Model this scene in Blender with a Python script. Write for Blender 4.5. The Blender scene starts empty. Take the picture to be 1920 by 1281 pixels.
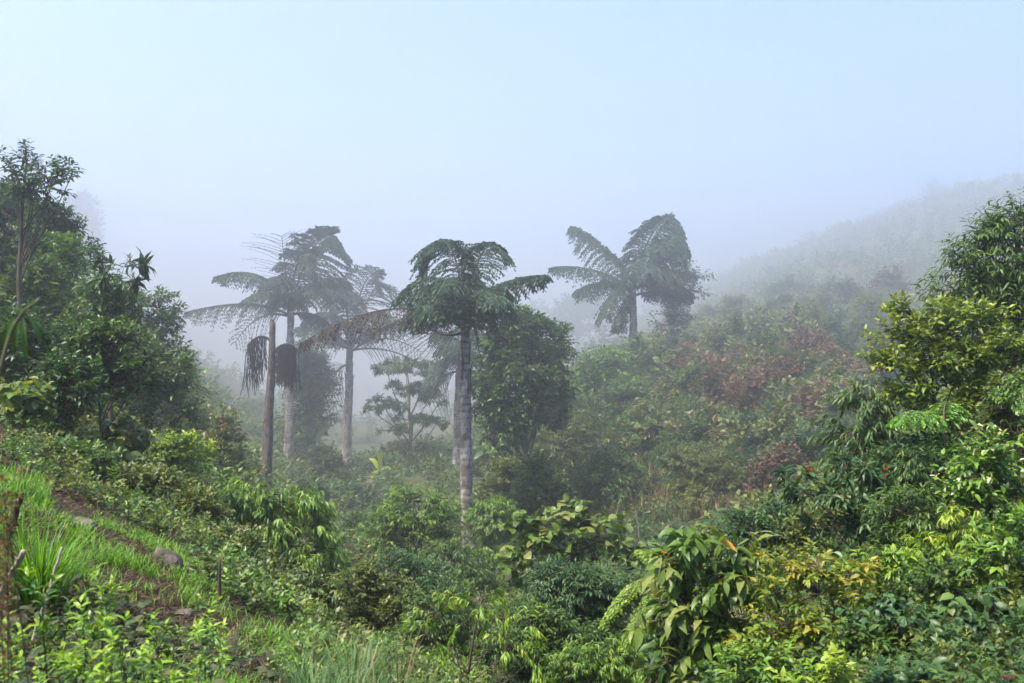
import bpy, bmesh, math
import numpy as np
from mathutils import Vector

# ------------------------------------------------------------------ camera, light, exposure
S = bpy.context.scene
COL = S.collection
F = 1867.0            # focal length in pixels of a 1920 wide picture
HOR = 690.0           # row of the horizon
cd = bpy.data.cameras.new('camera'); cam = bpy.data.objects.new('camera', cd); COL.objects.link(cam)
cd.sensor_width = 36; cd.lens = 36 * F / 1920; cd.shift_y = (HOR - 640.5) / 1920
cd.clip_start = 0.1; cd.clip_end = 6000
cam.location = (0, 0, 0); cam.rotation_euler = (math.radians(90), 0, 0)
cd.dof.use_dof = True; cd.dof.focus_distance = 60; cd.dof.aperture_fstop = 7.1
S.camera = cam

SUN_EL, SUN_AZ = 62.0, -125.0      # azimuth from +Y, negative = left
W = bpy.data.worlds.new('World'); S.world = W; W.use_nodes = True
nt = W.node_tree; bg = nt.nodes['Background']
sky = nt.nodes.new('ShaderNodeTexSky'); sky.sky_type = 'NISHITA'; sky.sun_disc = False
sky.sun_elevation = math.radians(SUN_EL); sky.sun_rotation = math.radians(SUN_AZ)
sky.air_density = 1.15; sky.dust_density = 0.0; sky.ozone_density = 10.0
nt.links.new(sky.outputs[0], bg.inputs[0]); bg.inputs[1].default_value = 0.112
sl = bpy.data.lights.new('sun', 'SUN'); sl.energy = 5.0; sl.angle = math.radians(9); sl.color = (1.0, 0.93, 0.77)
so = bpy.data.objects.new('sun', sl); COL.objects.link(so)
sd = Vector((math.sin(math.radians(SUN_AZ)) * math.cos(math.radians(SUN_EL)),
             math.cos(math.radians(SUN_AZ)) * math.cos(math.radians(SUN_EL)), math.sin(math.radians(SUN_EL))))
so.rotation_euler = sd.to_track_quat('Z', 'Y').to_euler(); so.location = (0, 0, 300)
S.view_settings.view_transform = 'Standard'; S.view_settings.look = 'None'
S.view_settings.exposure = 1.53; S.view_settings.gamma = 1.0
cy = S.cycles
cy.max_bounces = 6; cy.diffuse_bounces = 3; cy.glossy_bounces = 1; cy.transmission_bounces = 3
cy.volume_bounces = 3; cy.transparent_max_bounces = 4
cy.use_denoising = True; cy.sample_clamp_indirect = 4.0
cy.use_adaptive_sampling = True; cy.adaptive_threshold = 0.02
HAZE = 0.0024

# ------------------------------------------------------------------ helpers
def rng(s): return np.random.default_rng(s)
def wd(D):
    """metres for the distances written below: the valley is deeper than it first looks"""
    t = np.clip(np.log(np.asarray(D, float) / 22) / math.log(60 / 22), 0, 1); return D * (.65 + 1.1 * t * t * (3 - 2 * t))
def at(px, py, D): return np.array(((px - 960) / F * D, D, (HOR - py) / F * D))
def nrm(v): return v / np.maximum(np.linalg.norm(v, axis=-1, keepdims=True), 1e-9)

class MB:
    """collects pieces and links them as ONE mesh object"""
    def __init__(s): s.V = []; s.F = {3: [], 4: []}; s.A = []; s.M = {3: [], 4: []}; s.n = 0
    def add(s, V, Fc, age=0.5, mat=0):
        V = np.asarray(V, float).reshape(-1, 3); Fc = np.asarray(Fc, int); k = Fc.shape[1]
        s.V.append(V); s.A.append(np.broadcast_to(np.asarray(age, float), (len(V),)))
        s.F[k].append(Fc + s.n); s.M[k].append(np.full(len(Fc), mat)); s.n += len(V)
    def build(s, name, mats, parent=None, smooth=True):
        me = bpy.data.meshes.new(name)
        V = np.concatenate(s.V).astype(np.float32); me.vertices.add(len(V)); me.vertices.foreach_set('co', V.ravel())
        loops = []; starts = []; mi = []; o = 0
        for k in (3, 4):
            if s.F[k]:
                f = np.concatenate(s.F[k]); loops.append(f.ravel()); starts.append(o + np.arange(len(f)) * k)
                mi.append(np.concatenate(s.M[k])); o += f.size
        loops = np.concatenate(loops).astype(np.int32); starts = np.concatenate(starts).astype(np.int32)
        me.loops.add(len(loops)); me.loops.foreach_set('vertex_index', loops)
        me.polygons.add(len(starts)); me.polygons.foreach_set('loop_start', starts)
        me.polygons.foreach_set('material_index', np.concatenate(mi).astype(np.int32))
        a = me.attributes.new('age', 'FLOAT', 'POINT'); a.data.foreach_set('value', np.concatenate(s.A).astype(np.float32))
        for m in (mats if isinstance(mats, (list, tuple)) else [mats]): me.materials.append(m)
        me.update(calc_edges=True)
        if smooth: me.shade_smooth()
        o = bpy.data.objects.new(name, me); COL.objects.link(o)
        if parent: o.parent = parent
        return o

def thing(name, label, cat, loc, group=None):
    o = bpy.data.objects.new(name, None); COL.objects.link(o); o.location = [float(c) for c in loc]
    o.empty_display_size = 0.3
    o['label'] = label; o['category'] = cat
    if group: o['group'] = group
    return o
def tag(o, label, cat, group=None):
    o['label'] = label; o['category'] = cat
    if group: o['group'] = group
    return o
def kind(o, k): o['kind'] = k; return o
def dup(root, loc, rz, sc, label, group):
    r = root.copy(); COL.objects.link(r); r.location = [float(c) for c in loc]
    r.rotation_euler = (0, 0, rz); r.scale = sc; r['label'] = label; r['group'] = group
    for ch in root.children:
        c = ch.copy(); COL.objects.link(c); c.parent = r
    return r

def tube(mb, P, rad, sides=6, mat=0, age=0.5):
    P = np.asarray(P, float); n = len(P); rad = np.broadcast_to(np.asarray(rad, float), (n,))
    T = nrm(np.gradient(P, axis=0)); ref = np.array((0.31, 0.87, 0.12))
    A = nrm(np.cross(T, ref)); B = np.cross(T, A)
    th = np.arange(sides) / sides * 2 * np.pi
    V = P[:, None] + rad[:, None, None] * (np.cos(th)[None, :, None] * A[:, None] + np.sin(th)[None, :, None] * B[:, None])
    i = np.arange(n - 1)[:, None] * sides; j = np.arange(sides)[None]; j2 = (j + 1) % sides
    Q = np.stack([i + j, i + j2, i + sides + j2, i + sides + j], -1).reshape(-1, 4)
    V = np.concatenate([V.reshape(-1, 3), P[-1:] + T[-1:] * rad[-1]])
    mb.add(V, Q, age, mat)
    base = mb.n - len(V)
    c = base + (n - 1) * sides
    tr = np.stack([c + np.arange(sides), c + (np.arange(sides) + 1) % sides, np.full(sides, mb.n - 1)], -1)
    mb.F[3].append(tr); mb.M[3].append(np.full(sides, mat))

def bez(P0, P1, P2, n=12):
    t = np.linspace(0, 1, n)[:, None]
    return (1 - t) ** 2 * P0 + 2 * t * (1 - t) * P1 + t * t * P2

def prisms(mb, A, B, ra, rb, mat=0):
    """many straight three sided twigs at once"""
    n = len(A); T = nrm(B - A); X = nrm(np.cross(T, np.array((0.3, 0.5, 0.81)))); Y = np.cross(T, X)
    th = np.arange(3) * 2 * np.pi / 3
    off = np.cos(th)[None, :, None] * X[:, None] + np.sin(th)[None, :, None] * Y[:, None]
    ra = np.broadcast_to(ra, (n,)); rb = np.broadcast_to(rb, (n,))
    V = np.concatenate([A[:, None] + off * ra[:, None, None], B[:, None] + off * rb[:, None, None]], 1)
    b = np.arange(n)[:, None] * 6
    Q = np.concatenate([np.stack([b[:, 0] + j, b[:, 0] + (j + 1) % 3, b[:, 0] + 3 + (j + 1) % 3, b[:, 0] + 3 + j], -1) for j in range(3)])
    mb.add(V, Q, 0.5, mat)

# leaf outlines: x along the leaf, y across, z up
def two_sided(xs, ws, zm, zs):
    n = len(xs); V = [(x, 0, z) for x, z in zip(xs, zm)]; Fq = []; Ft = []
    L = [len(V) + i for i in range(n - 2)]; V += [(xs[i + 1], ws[i], zs[i]) for i in range(n - 2)]
    Rr = [len(V) + i for i in range(n - 2)]; V += [(xs[i + 1], -ws[i], zs[i]) for i in range(n - 2)]
    for side, fl in ((L, False), (Rr, True)):
        fs = [(0, 1, side[0])] + [(i + 1, i + 2, side[i + 1], side[i]) for i in range(n - 3)] + [(n - 2, n - 1, side[-1])]
        for f in fs:
            f = f[::-1] if fl else f
            (Ft if len(f) == 3 else Fq).append(f)
    return np.array(V, float), np.array(Ft), (np.array(Fq) if Fq else None)
TM = {
 'diamond': two_sided((0, .45, 1), (.5,), (0, .02, -.12), (.08,)),
 'ovate': two_sided((0, .22, .6, 1), (.42, .40), (0, .02, .0, -.16), (.09, .06)),
 'lance': two_sided((0, .3, .65, 1), (.46, .40), (0, .03, -.02, -.22), (.06, .02)),
 'round': two_sided((0, .12, .45, .8, 1), (.40, .52, .32), (0, .0, .02, -.06, -.2), (.06, .07, .0)),
 'fish': (np.array(((0, 0, 0), (.75, .33, .03), (1, .05, -.1), (.72, -.3, .03)), float), np.array(((0, 2, 1), (0, 3, 2))), None),
}
def emit(mb, pos, d, up, L, Wd, tm, age, mat=0):
    V0, Ft, Fq = TM[tm]; n = len(pos)
    if n == 0: return
    L = np.broadcast_to(L, (n,)); Wd = np.broadcast_to(Wd, (n,)); age = np.broadcast_to(age, (n,))
    x = nrm(d); y = nrm(np.cross(up, x) + 1e-6); z = np.cross(x, y)
    V = pos[:, None] + V0[None, :, 0:1] * L[:, None, None] * x[:, None] + V0[None, :, 1:2] * Wd[:, None, None] * y[:, None] \
        + V0[None, :, 2:3] * L[:, None, None] * z[:, None]
    k = len(V0); off = (np.arange(n) * k)[:, None, None]
    A = np.repeat(age, k)
    b = mb.n
    mb.add(V, (Ft[None] + off).reshape(-1, 3), A, mat)
    if Fq is not None:
        q = (Fq[None] + off).reshape(-1, 4) + b
        mb.F[4].append(q); mb.M[4].append(np.full(len(q), mat))

def sprays(B, D, n, twig, ang, droop, flat, r, jit=0.25):
    """leaves along twigs starting at B along D: positions, directions, normals, place along the twig"""
    N = len(B); up = np.array((0, 0, 1.0))
    U = nrm(np.cross(D, up) + 1e-5); Vv = np.cross(U, D)
    k = np.arange(n); t = (k + 0.6) / n
    az = np.where(r.random((N, 1)) < flat, (k % 2) * np.pi + r.normal(0, .3, (N, n)), k * 2.4 + r.random((N, 1)) * 6.28)
    a = ang + r.normal(0, jit * .6, (N, n))
    a = a * (1.1 - .45 * t)
    d = np.cos(a)[..., None] * D[:, None] + np.sin(a)[..., None] * (np.cos(az)[..., None] * U[:, None] + np.sin(az)[..., None] * Vv[:, None])
    d = d + r.normal(0, jit * .4, d.shape); d[..., 2] -= droop * (0.6 + 0.8 * r.random((N, n)))
    tw = np.broadcast_to(twig, (N,))
    p = B[:, None] + D[:, None] * (tw[:, None] * t)[..., None]
    p[..., 2] -= 0.15 * droop * tw[:, None] * t ** 2
    nn = up + r.normal(0, .35, d.shape)
    return p.reshape(-1, 3), nrm(d).reshape(-1, 3), nn.reshape(-1, 3), np.tile(t, N)

LK = {   # template, width/length, leaves per twig, twig length in leaf lengths, angle, droop, flatness
 'ovate':  ('ovate', .46, 8, 2.6, 1.0, .25, .6),
 'whorl':  ('lance', .27, 10, .5, 1.25, .35, 0),
 'lance':  ('lance', .24, 10, 2.6, .8, .55, .5),
 'round':  ('round', .85, 6, 1.6, 1.2, .45, 0),
 'heart':  ('ovate', .80, 7, 1.9, 1.1, .75, .3),
 'plume':  ('lance', .20, 14, 2.6, .6, 1.1, .5),
 'oblong': ('lance', .36, 8, .9, 1.2, .75, 0),
 'fine':   ('ovate', .5, 11, 3.4, 1.0, .15, .5),
 'pinnate': ('lance', .34, 5, 0, 0, 0, 0),
}
def leaf_cluster(mb, B, D, lk, L, r, mat=0, lod=False):
    tm, wf, n, tw, ang, dr, fl = LK[lk]
    if lod: tm = 'diamond'; wf *= 1.15
    N = len(B); ca = r.random(N)
    if lk == 'pinnate':
        n1, n2 = 5, 12
        p, d, u, t = sprays(B, D, n1, 3.0 * L, 1.0, .25, 0, r)
        p2, d2, u2, t2 = sprays(p, d, n2, 4.2 * L, 1.15, .35, 1.0, r, .12)
        LL = L * (0.75 + .5 * r.random(len(p2))) * (1.15 - .5 * np.abs(t2 - .4))
        ag = np.repeat(ca, n1 * n2) * .55 + .25 * t2 + .2 * r.random(len(p2))
        emit(mb, p2, d2, u2, LL, LL * wf, tm, ag, mat); return N * n1 * n2
    p, d, u, t = sprays(B, D, n, tw * L, ang, dr, fl, r)
    LL = L * (0.7 + .55 * r.random(len(p)))
    ag = np.repeat(ca, n) * .5 + .3 * t + .2 * r.random(len(p))
    emit(mb, p, d, u, LL, LL * wf * (0.85 + .3 * r.random(len(p))), tm, ag, mat); return N * n
def leaves_per(lk): return 60 if lk == 'pinnate' else LK[lk][2]

# ------------------------------------------------------------------ materials
MATS = {}
def ramp(nt, stops):
    c = nt.nodes.new('ShaderNodeValToRGB'); e = c.color_ramp.elements
    while len(e) < len(stops): e.new(0.5)
    for el, (p, col) in zip(e, stops): el.position = p; el.color = (*col, 1)
    return c
def newmat(name):
    m = bpy.data.materials.new(name); m.use_nodes = True; n = m.node_tree; b = n.nodes['Principled BSDF']; return m, n, b
def leafmat(name, old, mid, young, rough=.45, trans=.26, spec=.35):
    m, n, b = newmat(name)
    a = n.nodes.new('ShaderNodeAttribute'); a.attribute_name = 'age'
    oi = n.nodes.new('ShaderNodeObjectInfo')
    tc = n.nodes.new('ShaderNodeTexCoord'); no = n.nodes.new('ShaderNodeTexNoise'); no.inputs['Scale'].default_value = .9
    n.links.new(tc.outputs['Object'], no.inputs['Vector'])
    ad = n.nodes.new('ShaderNodeMath'); ad.operation = 'MULTIPLY_ADD'; ad.inputs[1].default_value = .5; n.links.new(no.outputs[0], ad.inputs[0])
    n.links.new(a.outputs['Fac'], ad.inputs[2])
    ad2 = n.nodes.new('ShaderNodeMath'); ad2.operation = 'MULTIPLY_ADD'; ad2.inputs[1].default_value = .16; n.links.new(oi.outputs['Random'], ad2.inputs[0])
    n.links.new(ad.outputs[0], ad2.inputs[2])
    sb = n.nodes.new('ShaderNodeMath'); sb.operation = 'SUBTRACT'; sb.inputs[1].default_value = .33; n.links.new(ad2.outputs[0], sb.inputs[0])
    rp = ramp(n, [(.12, old), (.5, mid), (.92, young)]); n.links.new(sb.outputs[0], rp.inputs[0])
    n.links.new(rp.outputs[0], b.inputs['Base Color']); b.inputs['Roughness'].default_value = rough
    b.inputs['Specular IOR Level'].default_value = spec
    tr = n.nodes.new('ShaderNodeBsdfTranslucent'); hs = n.nodes.new('ShaderNodeMix'); hs.data_type = 'RGBA'; hs.blend_type = 'MULTIPLY'
    hs.inputs[0].default_value = 1; hs.inputs[7].default_value = (1.5, 1.5, .7, 1); n.links.new(rp.outputs[0], hs.inputs[6])
    n.links.new(hs.outputs[2], tr.inputs[0])
    mx = n.nodes.new('ShaderNodeMixShader'); mx.inputs[0].default_value = trans
    n.links.new(b.outputs[0], mx.inputs[1]); n.links.new(tr.outputs[0], mx.inputs[2])
    n.links.new(mx.outputs[0], n.nodes['Material Output'].inputs[0]); MATS[name] = m; return m
def barkmat(name, c1, c2, scale=6., rough=.9, bump=.4, zs=.25):
    m, n, b = newmat(name); tc = n.nodes.new('ShaderNodeTexCoord'); mp = n.nodes.new('ShaderNodeMapping'); mp.inputs['Scale'].default_value = (1, 1, zs)
    n.links.new(tc.outputs['Object'], mp.inputs[0]); no = n.nodes.new('ShaderNodeTexNoise'); no.inputs['Scale'].default_value = scale; no.inputs['Detail'].default_value = 6
    n.links.new(mp.outputs[0], no.inputs['Vector']); rp = ramp(n, [(.35, c1), (.65, c2)]); n.links.new(no.outputs[0], rp.inputs[0])
    n.links.new(rp.outputs[0], b.inputs['Base Color']); b.inputs['Roughness'].default_value = rough; b.inputs['Specular IOR Level'].default_value = .2
    bp = n.nodes.new('ShaderNodeBump'); bp.inputs['Strength'].default_value = bump; bp.inputs['Distance'].default_value = .05
    n.links.new(no.outputs[0], bp.inputs['Height']); n.links.new(bp.outputs[0], b.inputs['Normal']); MATS[name] = m; return m

leafmat('deep',   (.012, .034, .010), (.026, .062, .016), (.052, .102, .022))
leafmat('jungle', (.018, .046, .009), (.044, .088, .015), (.095, .150, .024))
leafmat('olive',  (.030, .050, .010), (.070, .096, .018), (.145, .160, .030))
leafmat('fresh',  (.032, .080, .010), (.078, .155, .018), (.165, .260, .026))
leafmat('lime',   (.060, .130, .010), (.125, .220, .014), (.260, .310, .022))
leafmat('amber',  (.040, .090, .010), (.115, .165, .012), (.260, .195, .020))
leafmat('bronze', (.034, .075, .016), (.080, .125, .026), (.180, .120, .050))
leafmat('bigleaf', (.034, .080, .014), (.085, .145, .022), (.180, .190, .050), rough=.42, trans=.32, spec=.28)
leafmat('blue',   (.018, .050, .018), (.040, .086, .028), (.085, .140, .040))
leafmat('grass',  (.040, .110, .008), (.085, .210, .012), (.150, .290, .020), rough=.5, trans=.4)
leafmat('reed',   (.030, .075, .018), (.060, .125, .034), (.120, .190, .060), rough=.5, trans=.35)
leafmat('dry',    (.075, .045, .024), (.160, .105, .055), (.280, .210, .110), rough=.7, trans=.25)
leafmat('rust',   (.050, .026, .016), (.105, .058, .034), (.170, .110, .060), rough=.7, trans=.25)
leafmat('palm',   (.012, .036, .016), (.022, .054, .024), (.040, .080, .030), rough=.5, trans=.22)
leafmat('palmdry', (.036, .028, .026), (.066, .050, .044), (.095, .072, .060), rough=.8, trans=.15)
leafmat('petal_white', (.40, .38, .22), (.55, .54, .36), (.66, .64, .46), trans=.3)
leafmat('petal_red', (.28, .012, .012), (.40, .022, .016), (.45, .05, .02), trans=.25)
leafmat('petal_pink', (.30, .16, .26), (.42, .26, .38), (.55, .38, .48), trans=.3)
leafmat('pale',   (.16, .24, .12), (.22, .30, .17), (.30, .38, .22), rough=.35)
barkmat('bark', (.035, .026, .020), (.085, .066, .050))
barkmat('barkgrey', (.085, .072, .062), (.20, .175, .15), 5)
barkmat('stem', (.05, .055, .030), (.09, .08, .045), 8)
barkmat('twig', (.022, .017, .013), (.045, .034, .025), 9)
barkmat('palmstem', (.020, .028, .018), (.040, .050, .030), 4)
barkmat('deadwood', (.15, .12, .085), (.30, .25, .18), 14, zs=.1)
barkmat('burnt', (.022, .016, .013), (.11, .075, .055), 9, zs=.2)
barkmat('snagtrunk', (.030, .026, .024), (.155, .130, .115), 4.5, zs=.5)
barkmat('rock', (.030, .032, .018), (.150, .122, .100), 4.5, zs=1, bump=1.0)
barkmat('tassel', (.022, .018, .018), (.050, .040, .038), 6)

def palmtrunkmat():
    m, n, b = newmat('palmtrunk'); tc = n.nodes.new('ShaderNodeTexCoord')
    wv = n.nodes.new('ShaderNodeTexWave'); wv.bands_direction = 'Z'; wv.inputs['Scale'].default_value = .75; wv.inputs['Distortion'].default_value = 3.5
    wv.inputs['Detail'].default_value = 3; n.links.new(tc.outputs['Object'], wv.inputs['Vector'])
    mp = n.nodes.new('ShaderNodeMapping'); mp.inputs['Scale'].default_value = (1, 1, .35); n.links.new(tc.outputs['Object'], mp.inputs[0])
    no = n.nodes.new('ShaderNodeTexNoise'); no.inputs['Scale'].default_value = 2.2; no.inputs['Detail'].default_value = 8; no.inputs['Roughness'].default_value = .7
    n.links.new(mp.outputs[0], no.inputs['Vector'])
    a = ramp(n, [(.0, (.070, .056, .050)), (.16, (.185, .150, .132)), (.95, (.250, .208, .185))]); n.links.new(wv.outputs[0], a.inputs[0])
    l = ramp(n, [(.50, (0, 0, 0)), (.60, (1, 1, 1))]); n.links.new(no.outputs[0], l.inputs[0])
    mx = n.nodes.new('ShaderNodeMix'); mx.data_type = 'RGBA'; n.links.new(l.outputs[0], mx.inputs[0]); n.links.new(a.outputs[0], mx.inputs[6])
    mx.inputs[7].default_value = (.42, .385, .35, 1)
    n2 = n.nodes.new('ShaderNodeTexNoise'); n2.inputs['Scale'].default_value = 1.1; n2.inputs['Detail'].default_value = 4; n.links.new(tc.outputs['Object'], n2.inputs['Vector'])
    l2 = ramp(n, [(.48, (0, 0, 0)), (.62, (1, 1, 1))]); n.links.new(n2.outputs[0], l2.inputs[0])
    m2 = n.nodes.new('ShaderNodeMix'); m2.data_type = 'RGBA'; n.links.new(l2.outputs[0], m2.inputs[0]); n.links.new(mx.outputs[2], m2.inputs[6]); m2.inputs[7].default_value = (.085, .075, .062, 1)
    n.links.new(m2.outputs[2], b.inputs['Base Color']); b.inputs['Roughness'].default_value = .9
    bp = n.nodes.new('ShaderNodeBump'); bp.inputs['Strength'].default_value = .3; bp.inputs['Distance'].default_value = .05; n.links.new(wv.outputs[0], bp.inputs['Height'])
    n.links.new(bp.outputs[0], b.inputs['Normal']); MATS['palmtrunk'] = m
palmtrunkmat()

# ------------------------------------------------------------------ terrain
CW = [(0, 0, -1.7), (-3, 0, -1.35), (3, 0, -1.7), (-8, 3, -.3), (8, 3, -1.0), (0, -8, -1.5), (-10, -8, 0), (10, -8, -1), (-2, 3, -1.75), (2, 4, -2.1), (.5, 7, -3.0)]
CP = [(0, 1400, 5.5), (400, 1400, 6), (700, 1400, 7), (0, 1230, 8), (300, 1230, 8.5), (560, 1281, 9), (720, 1340, 10),
 (60, 1010, 12), (200, 1075, 12), (330, 1110, 12.5), (460, 1165, 12), (600, 1240, 12), (40, 910, 15), (140, 965, 16), (300, 1015, 17), (430, 1085, 17), (560, 1175, 16),
 (0, 810, 22), (200, 890, 24), (400, 985, 27), (0, 640, 32), (150, 730, 34), (300, 810, 36), (430, 910, 40), (0, 520, 45), (150, 610, 48), (300, 730, 50), (390, 815, 55),
 (-300, 520, 30), (-400, 300, 60), (-600, 800, 15), (-500, 200, 140), (250, 660, 90), (-100, 420, 120), (420, 760, 110), (300, 640, 330), (420, 705, 350), (100, 480, 300), (-300, 300, 300),
 (620, 1130, 25), (760, 1130, 32), (880, 1035, 42), (620, 1000, 50), (500, 905, 60), (560, 890, 92), (655, 885, 108), (770, 890, 85), (720, 880, 150), (720, 830, 350),
 (620, 800, 600), (750, 760, 1000), (850, 800, 350), (450, 735, 500), (960, 1300, 20), (960, 1110, 36), (1080, 1140, 30), (1200, 1065, 40), (1250, 1000, 44), (1100, 900, 60), (960, 905, 62),
 (1000, 850, 72), (1050, 765, 88), (1200, 725, 86), (1190, 665, 97), (1270, 660, 105), (1060, 715, 140), (1085, 690, 420), (960, 725, 420), (960, 695, 900),
 (1350, 900, 50), (1350, 800, 58), (1350, 700, 76), (1350, 640, 115), (1550, 850, 50), (1550, 720, 70), (1550, 620, 115), (1550, 560, 175), (1550, 500, 270), (1350, 600, 200),
 (1700, 560, 200), (1700, 470, 310), (1850, 405, 350), (1850, 345, 540), (1650, 412, 540), (1450, 480, 540), (1250, 570, 540), (2150, 300, 540), (2150, 450, 250), (2400, 350, 400),
 (1850, 420, 1200), (1500, 520, 1200), (960, 660, 1400), (300, 600, 1400), (-300, 500, 1200), (2400, 400, 1300), (700, 700, 1200), (300, 560, 1000),
 (1200, 1290, 15), (1400, 1290, 11), (1700, 1310, 8), (1920, 1290, 7), (1920, 1010, 13), (1750, 1010, 16), (1600, 1030, 20), (1450, 1090, 24), (1920, 810, 20), (1920, 710, 28), (1700, 860, 30), (1600, 900, 40),
 (2300, 700, 20), (2500, 1000, 10), (2300, 620, 60), (1800, 800, 50), (1800, 700, 85)]
_c = np.array([(.65 * a, .65 * b, .65 * c) for a, b, c in CW] + [tuple(at(a, b, wd(d))) for a, b, d in CP])
def _uv(x, y): y = np.maximum(y, -8); return np.stack([1.6 * x / (y + 12), np.log(y + 12)], -1)
_cu = _uv(_c[:, 0], _c[:, 1])
def _k(a, b):
    d = np.linalg.norm(a[:, None] - b[None], axis=-1); return d * d * np.log(d + 1e-9)
_n = len(_c); _cs = _c[:, 1] + 12
_P = np.concatenate([np.ones((_n, 1)), _cu], 1)
_A = np.zeros((_n + 3, _n + 3)); _A[:_n, :_n] = _k(_cu, _cu) + np.eye(_n) * .004; _A[:_n, _n:] = _P; _A[_n:, :_n] = _P.T
_w = np.linalg.solve(_A, np.concatenate([_c[:, 2] / _cs, np.zeros(3)]))
_r = rng(3); _ph = _r.random((24, 3)) * 6.28; _dr = _r.random(24) * 6.28
def fnoise(x, y, wl):
    s = 0
    for i in range(8):
        k = 2 * np.pi / wl * (0.6 + .25 * i); s = s + np.sin(k * (x * np.cos(_dr[i]) + y * np.sin(_dr[i])) + _ph[i, 0] + 1.5 * np.sin(k * .4 * (x * np.sin(_dr[i]) - y * np.cos(_dr[i])) + _ph[i, 1])) / (1 + .4 * i)
    return s / 3
def ground(x, y):
    x = np.atleast_1d(np.asarray(x, float)); y = np.atleast_1d(np.asarray(y, float)); u = _uv(x, y)
    out = np.empty(len(x))
    for i in range(0, len(x), 20000):
        q = u[i:i + 20000]; out[i:i + 20000] = _k(q, _cu) @ _w[:_n] + _w[_n] + q @ _w[_n + 1:]
    z = out * (np.maximum(y, -8) + 12)
    z = z + fnoise(x, y, 1.5) * .065 * np.clip((y + 4) / 8, 0, 1) + fnoise(x + 9, y, 9) * np.clip(y / 60, 0, 1) * .35 + fnoise(x, y + 40, 60) * np.clip((y - 80) / 200, 0, 1.5) * 2.0
    z = np.where(z > 155, 155 + 18 * np.tanh((z - 155) / 40), z)
    return z
def gz(x, y): return float(ground(x, y)[0])

def soilmat():
    m, n, b = newmat('soil'); tc = n.nodes.new('ShaderNodeTexCoord')
    def noise(sc, det=6, ro=.6):
        k = n.nodes.new('ShaderNodeTexNoise'); k.inputs['Scale'].default_value = sc; k.inputs['Detail'].default_value = det; k.inputs['Roughness'].default_value = ro
        n.links.new(tc.outputs['Object'], k.inputs['Vector']); return k
    a = noise(3.5); r1 = ramp(n, [(.32, (.016, .009, .006)), (.5, (.045, .024, .015)), (.7, (.095, .056, .036))]); n.links.new(a.outputs[0], r1.inputs[0])
    g = noise(.8, 5); r2 = ramp(n, [(.44, (0, 0, 0)), (.56, (1, 1, 1))]); n.links.new(g.outputs[0], r2.inputs[0])
    gc = noise(9); r3 = ramp(n, [(.3, (.008, .018, .005)), (.6, (.026, .045, .010)), (.8, (.060, .062, .022))]); n.links.new(gc.outputs[0], r3.inputs[0])
    mx = n.nodes.new('ShaderNodeMix'); mx.data_type = 'RGBA'; n.links.new(r2.outputs[0], mx.inputs[0]); n.links.new(r1.outputs[0], mx.inputs[6]); n.links.new(r3.outputs[0], mx.inputs[7])
    # far slopes: thicket colours
    f = noise(.06, 9, .7); r4 = ramp(n, [(.36, (.022, .038, .012)), (.5, (.050, .058, .022)), (.64, (.100, .062, .040))]); n.links.new(f.outputs[0], r4.inputs[0])
    sx = n.nodes.new('ShaderNodeSeparateXYZ'); n.links.new(tc.outputs['Object'], sx.inputs[0])
    mr = n.nodes.new('ShaderNodeMapRange'); mr.inputs[1].default_value = 40; mr.inputs[2].default_value = 120; n.links.new(sx.outputs['Y'], mr.inputs[0])
    m2 = n.nodes.new('ShaderNodeMix'); m2.data_type = 'RGBA'; n.links.new(mr.outputs[0], m2.inputs[0]); n.links.new(mx.outputs[2], m2.inputs[6]); n.links.new(r4.outputs[0], m2.inputs[7])
    n.links.new(m2.outputs[2], b.inputs['Base Color']); b.inputs['Roughness'].default_value = .95; b.inputs['Specular IOR Level'].default_value = .15
    bp = n.nodes.new('ShaderNodeBump'); bp.inputs['Strength'].default_value = .9; bp.inputs['Distance'].default_value = .12; n.links.new(a.outputs[0], bp.inputs['Height'])
    n.links.new(bp.outputs[0], b.inputs['Normal']); MATS['soil'] = m
soilmat()
NR, NC = 520, 320
yy = np.exp(np.linspace(math.log(4), math.log(2512), NR)) - 12
uu = np.linspace(-1, 1, NC); uu = np.sign(uu) * np.abs(uu) ** 1.25 * 1.5
GX = uu[None] * (yy[:, None] + 12); GY = np.repeat(yy[:, None], NC, 1)
GZ = ground(GX.ravel(), GY.ravel())
mb = MB(); i = np.arange(NR - 1)[:, None] * NC + np.arange(NC - 1)[None]
mb.add(np.stack([GX.ravel(), GY.ravel(), GZ], -1), np.stack([i, i + 1, i + NC + 1, i + NC], -1).reshape(-1, 4))
kind(mb.build('ground', MATS['soil']), 'structure')
ZLOW, ZHIGH = GZ.min(), GZ.max()
print('terrain z', ZLOW, ZHIGH, 'extent', GX.min(), GX.max())

# ------------------------------------------------------------------ haze: one even volume round everything
def haze_box():
    x0, x1, y0, y1, z0, z1 = GX.min() - 5, GX.max() + 5, -20, 2515, ZLOW - 1, max(ZHIGH + 7, 60)
    mb = MB(); V = [(x, y, z) for x in (x0, x1) for y in (y0, y1) for z in (z0, z1)]
    mb.add(V, [(0, 1, 3, 2), (4, 6, 7, 5), (0, 4, 5, 1), (2, 3, 7, 6), (0, 2, 6, 4), (1, 5, 7, 3)])
    m = bpy.data.materials.new('haze'); m.use_nodes = True; n = m.node_tree; n.nodes.remove(n.nodes['Principled BSDF'])
    v = n.nodes.new('ShaderNodeVolumePrincipled'); v.inputs['Color'].default_value = (.985, .952, .960, 1); v.inputs['Density'].default_value = HAZE
    v.inputs['Anisotropy'].default_value = .73
    n.links.new(v.outputs[0], n.nodes['Material Output'].inputs['Volume'])
    kind(mb.build('haze', m, smooth=False), 'stuff')
haze_box()
leafmat('petal_orange', (.30, .11, .015), (.42, .17, .02), (.50, .24, .03))
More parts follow.
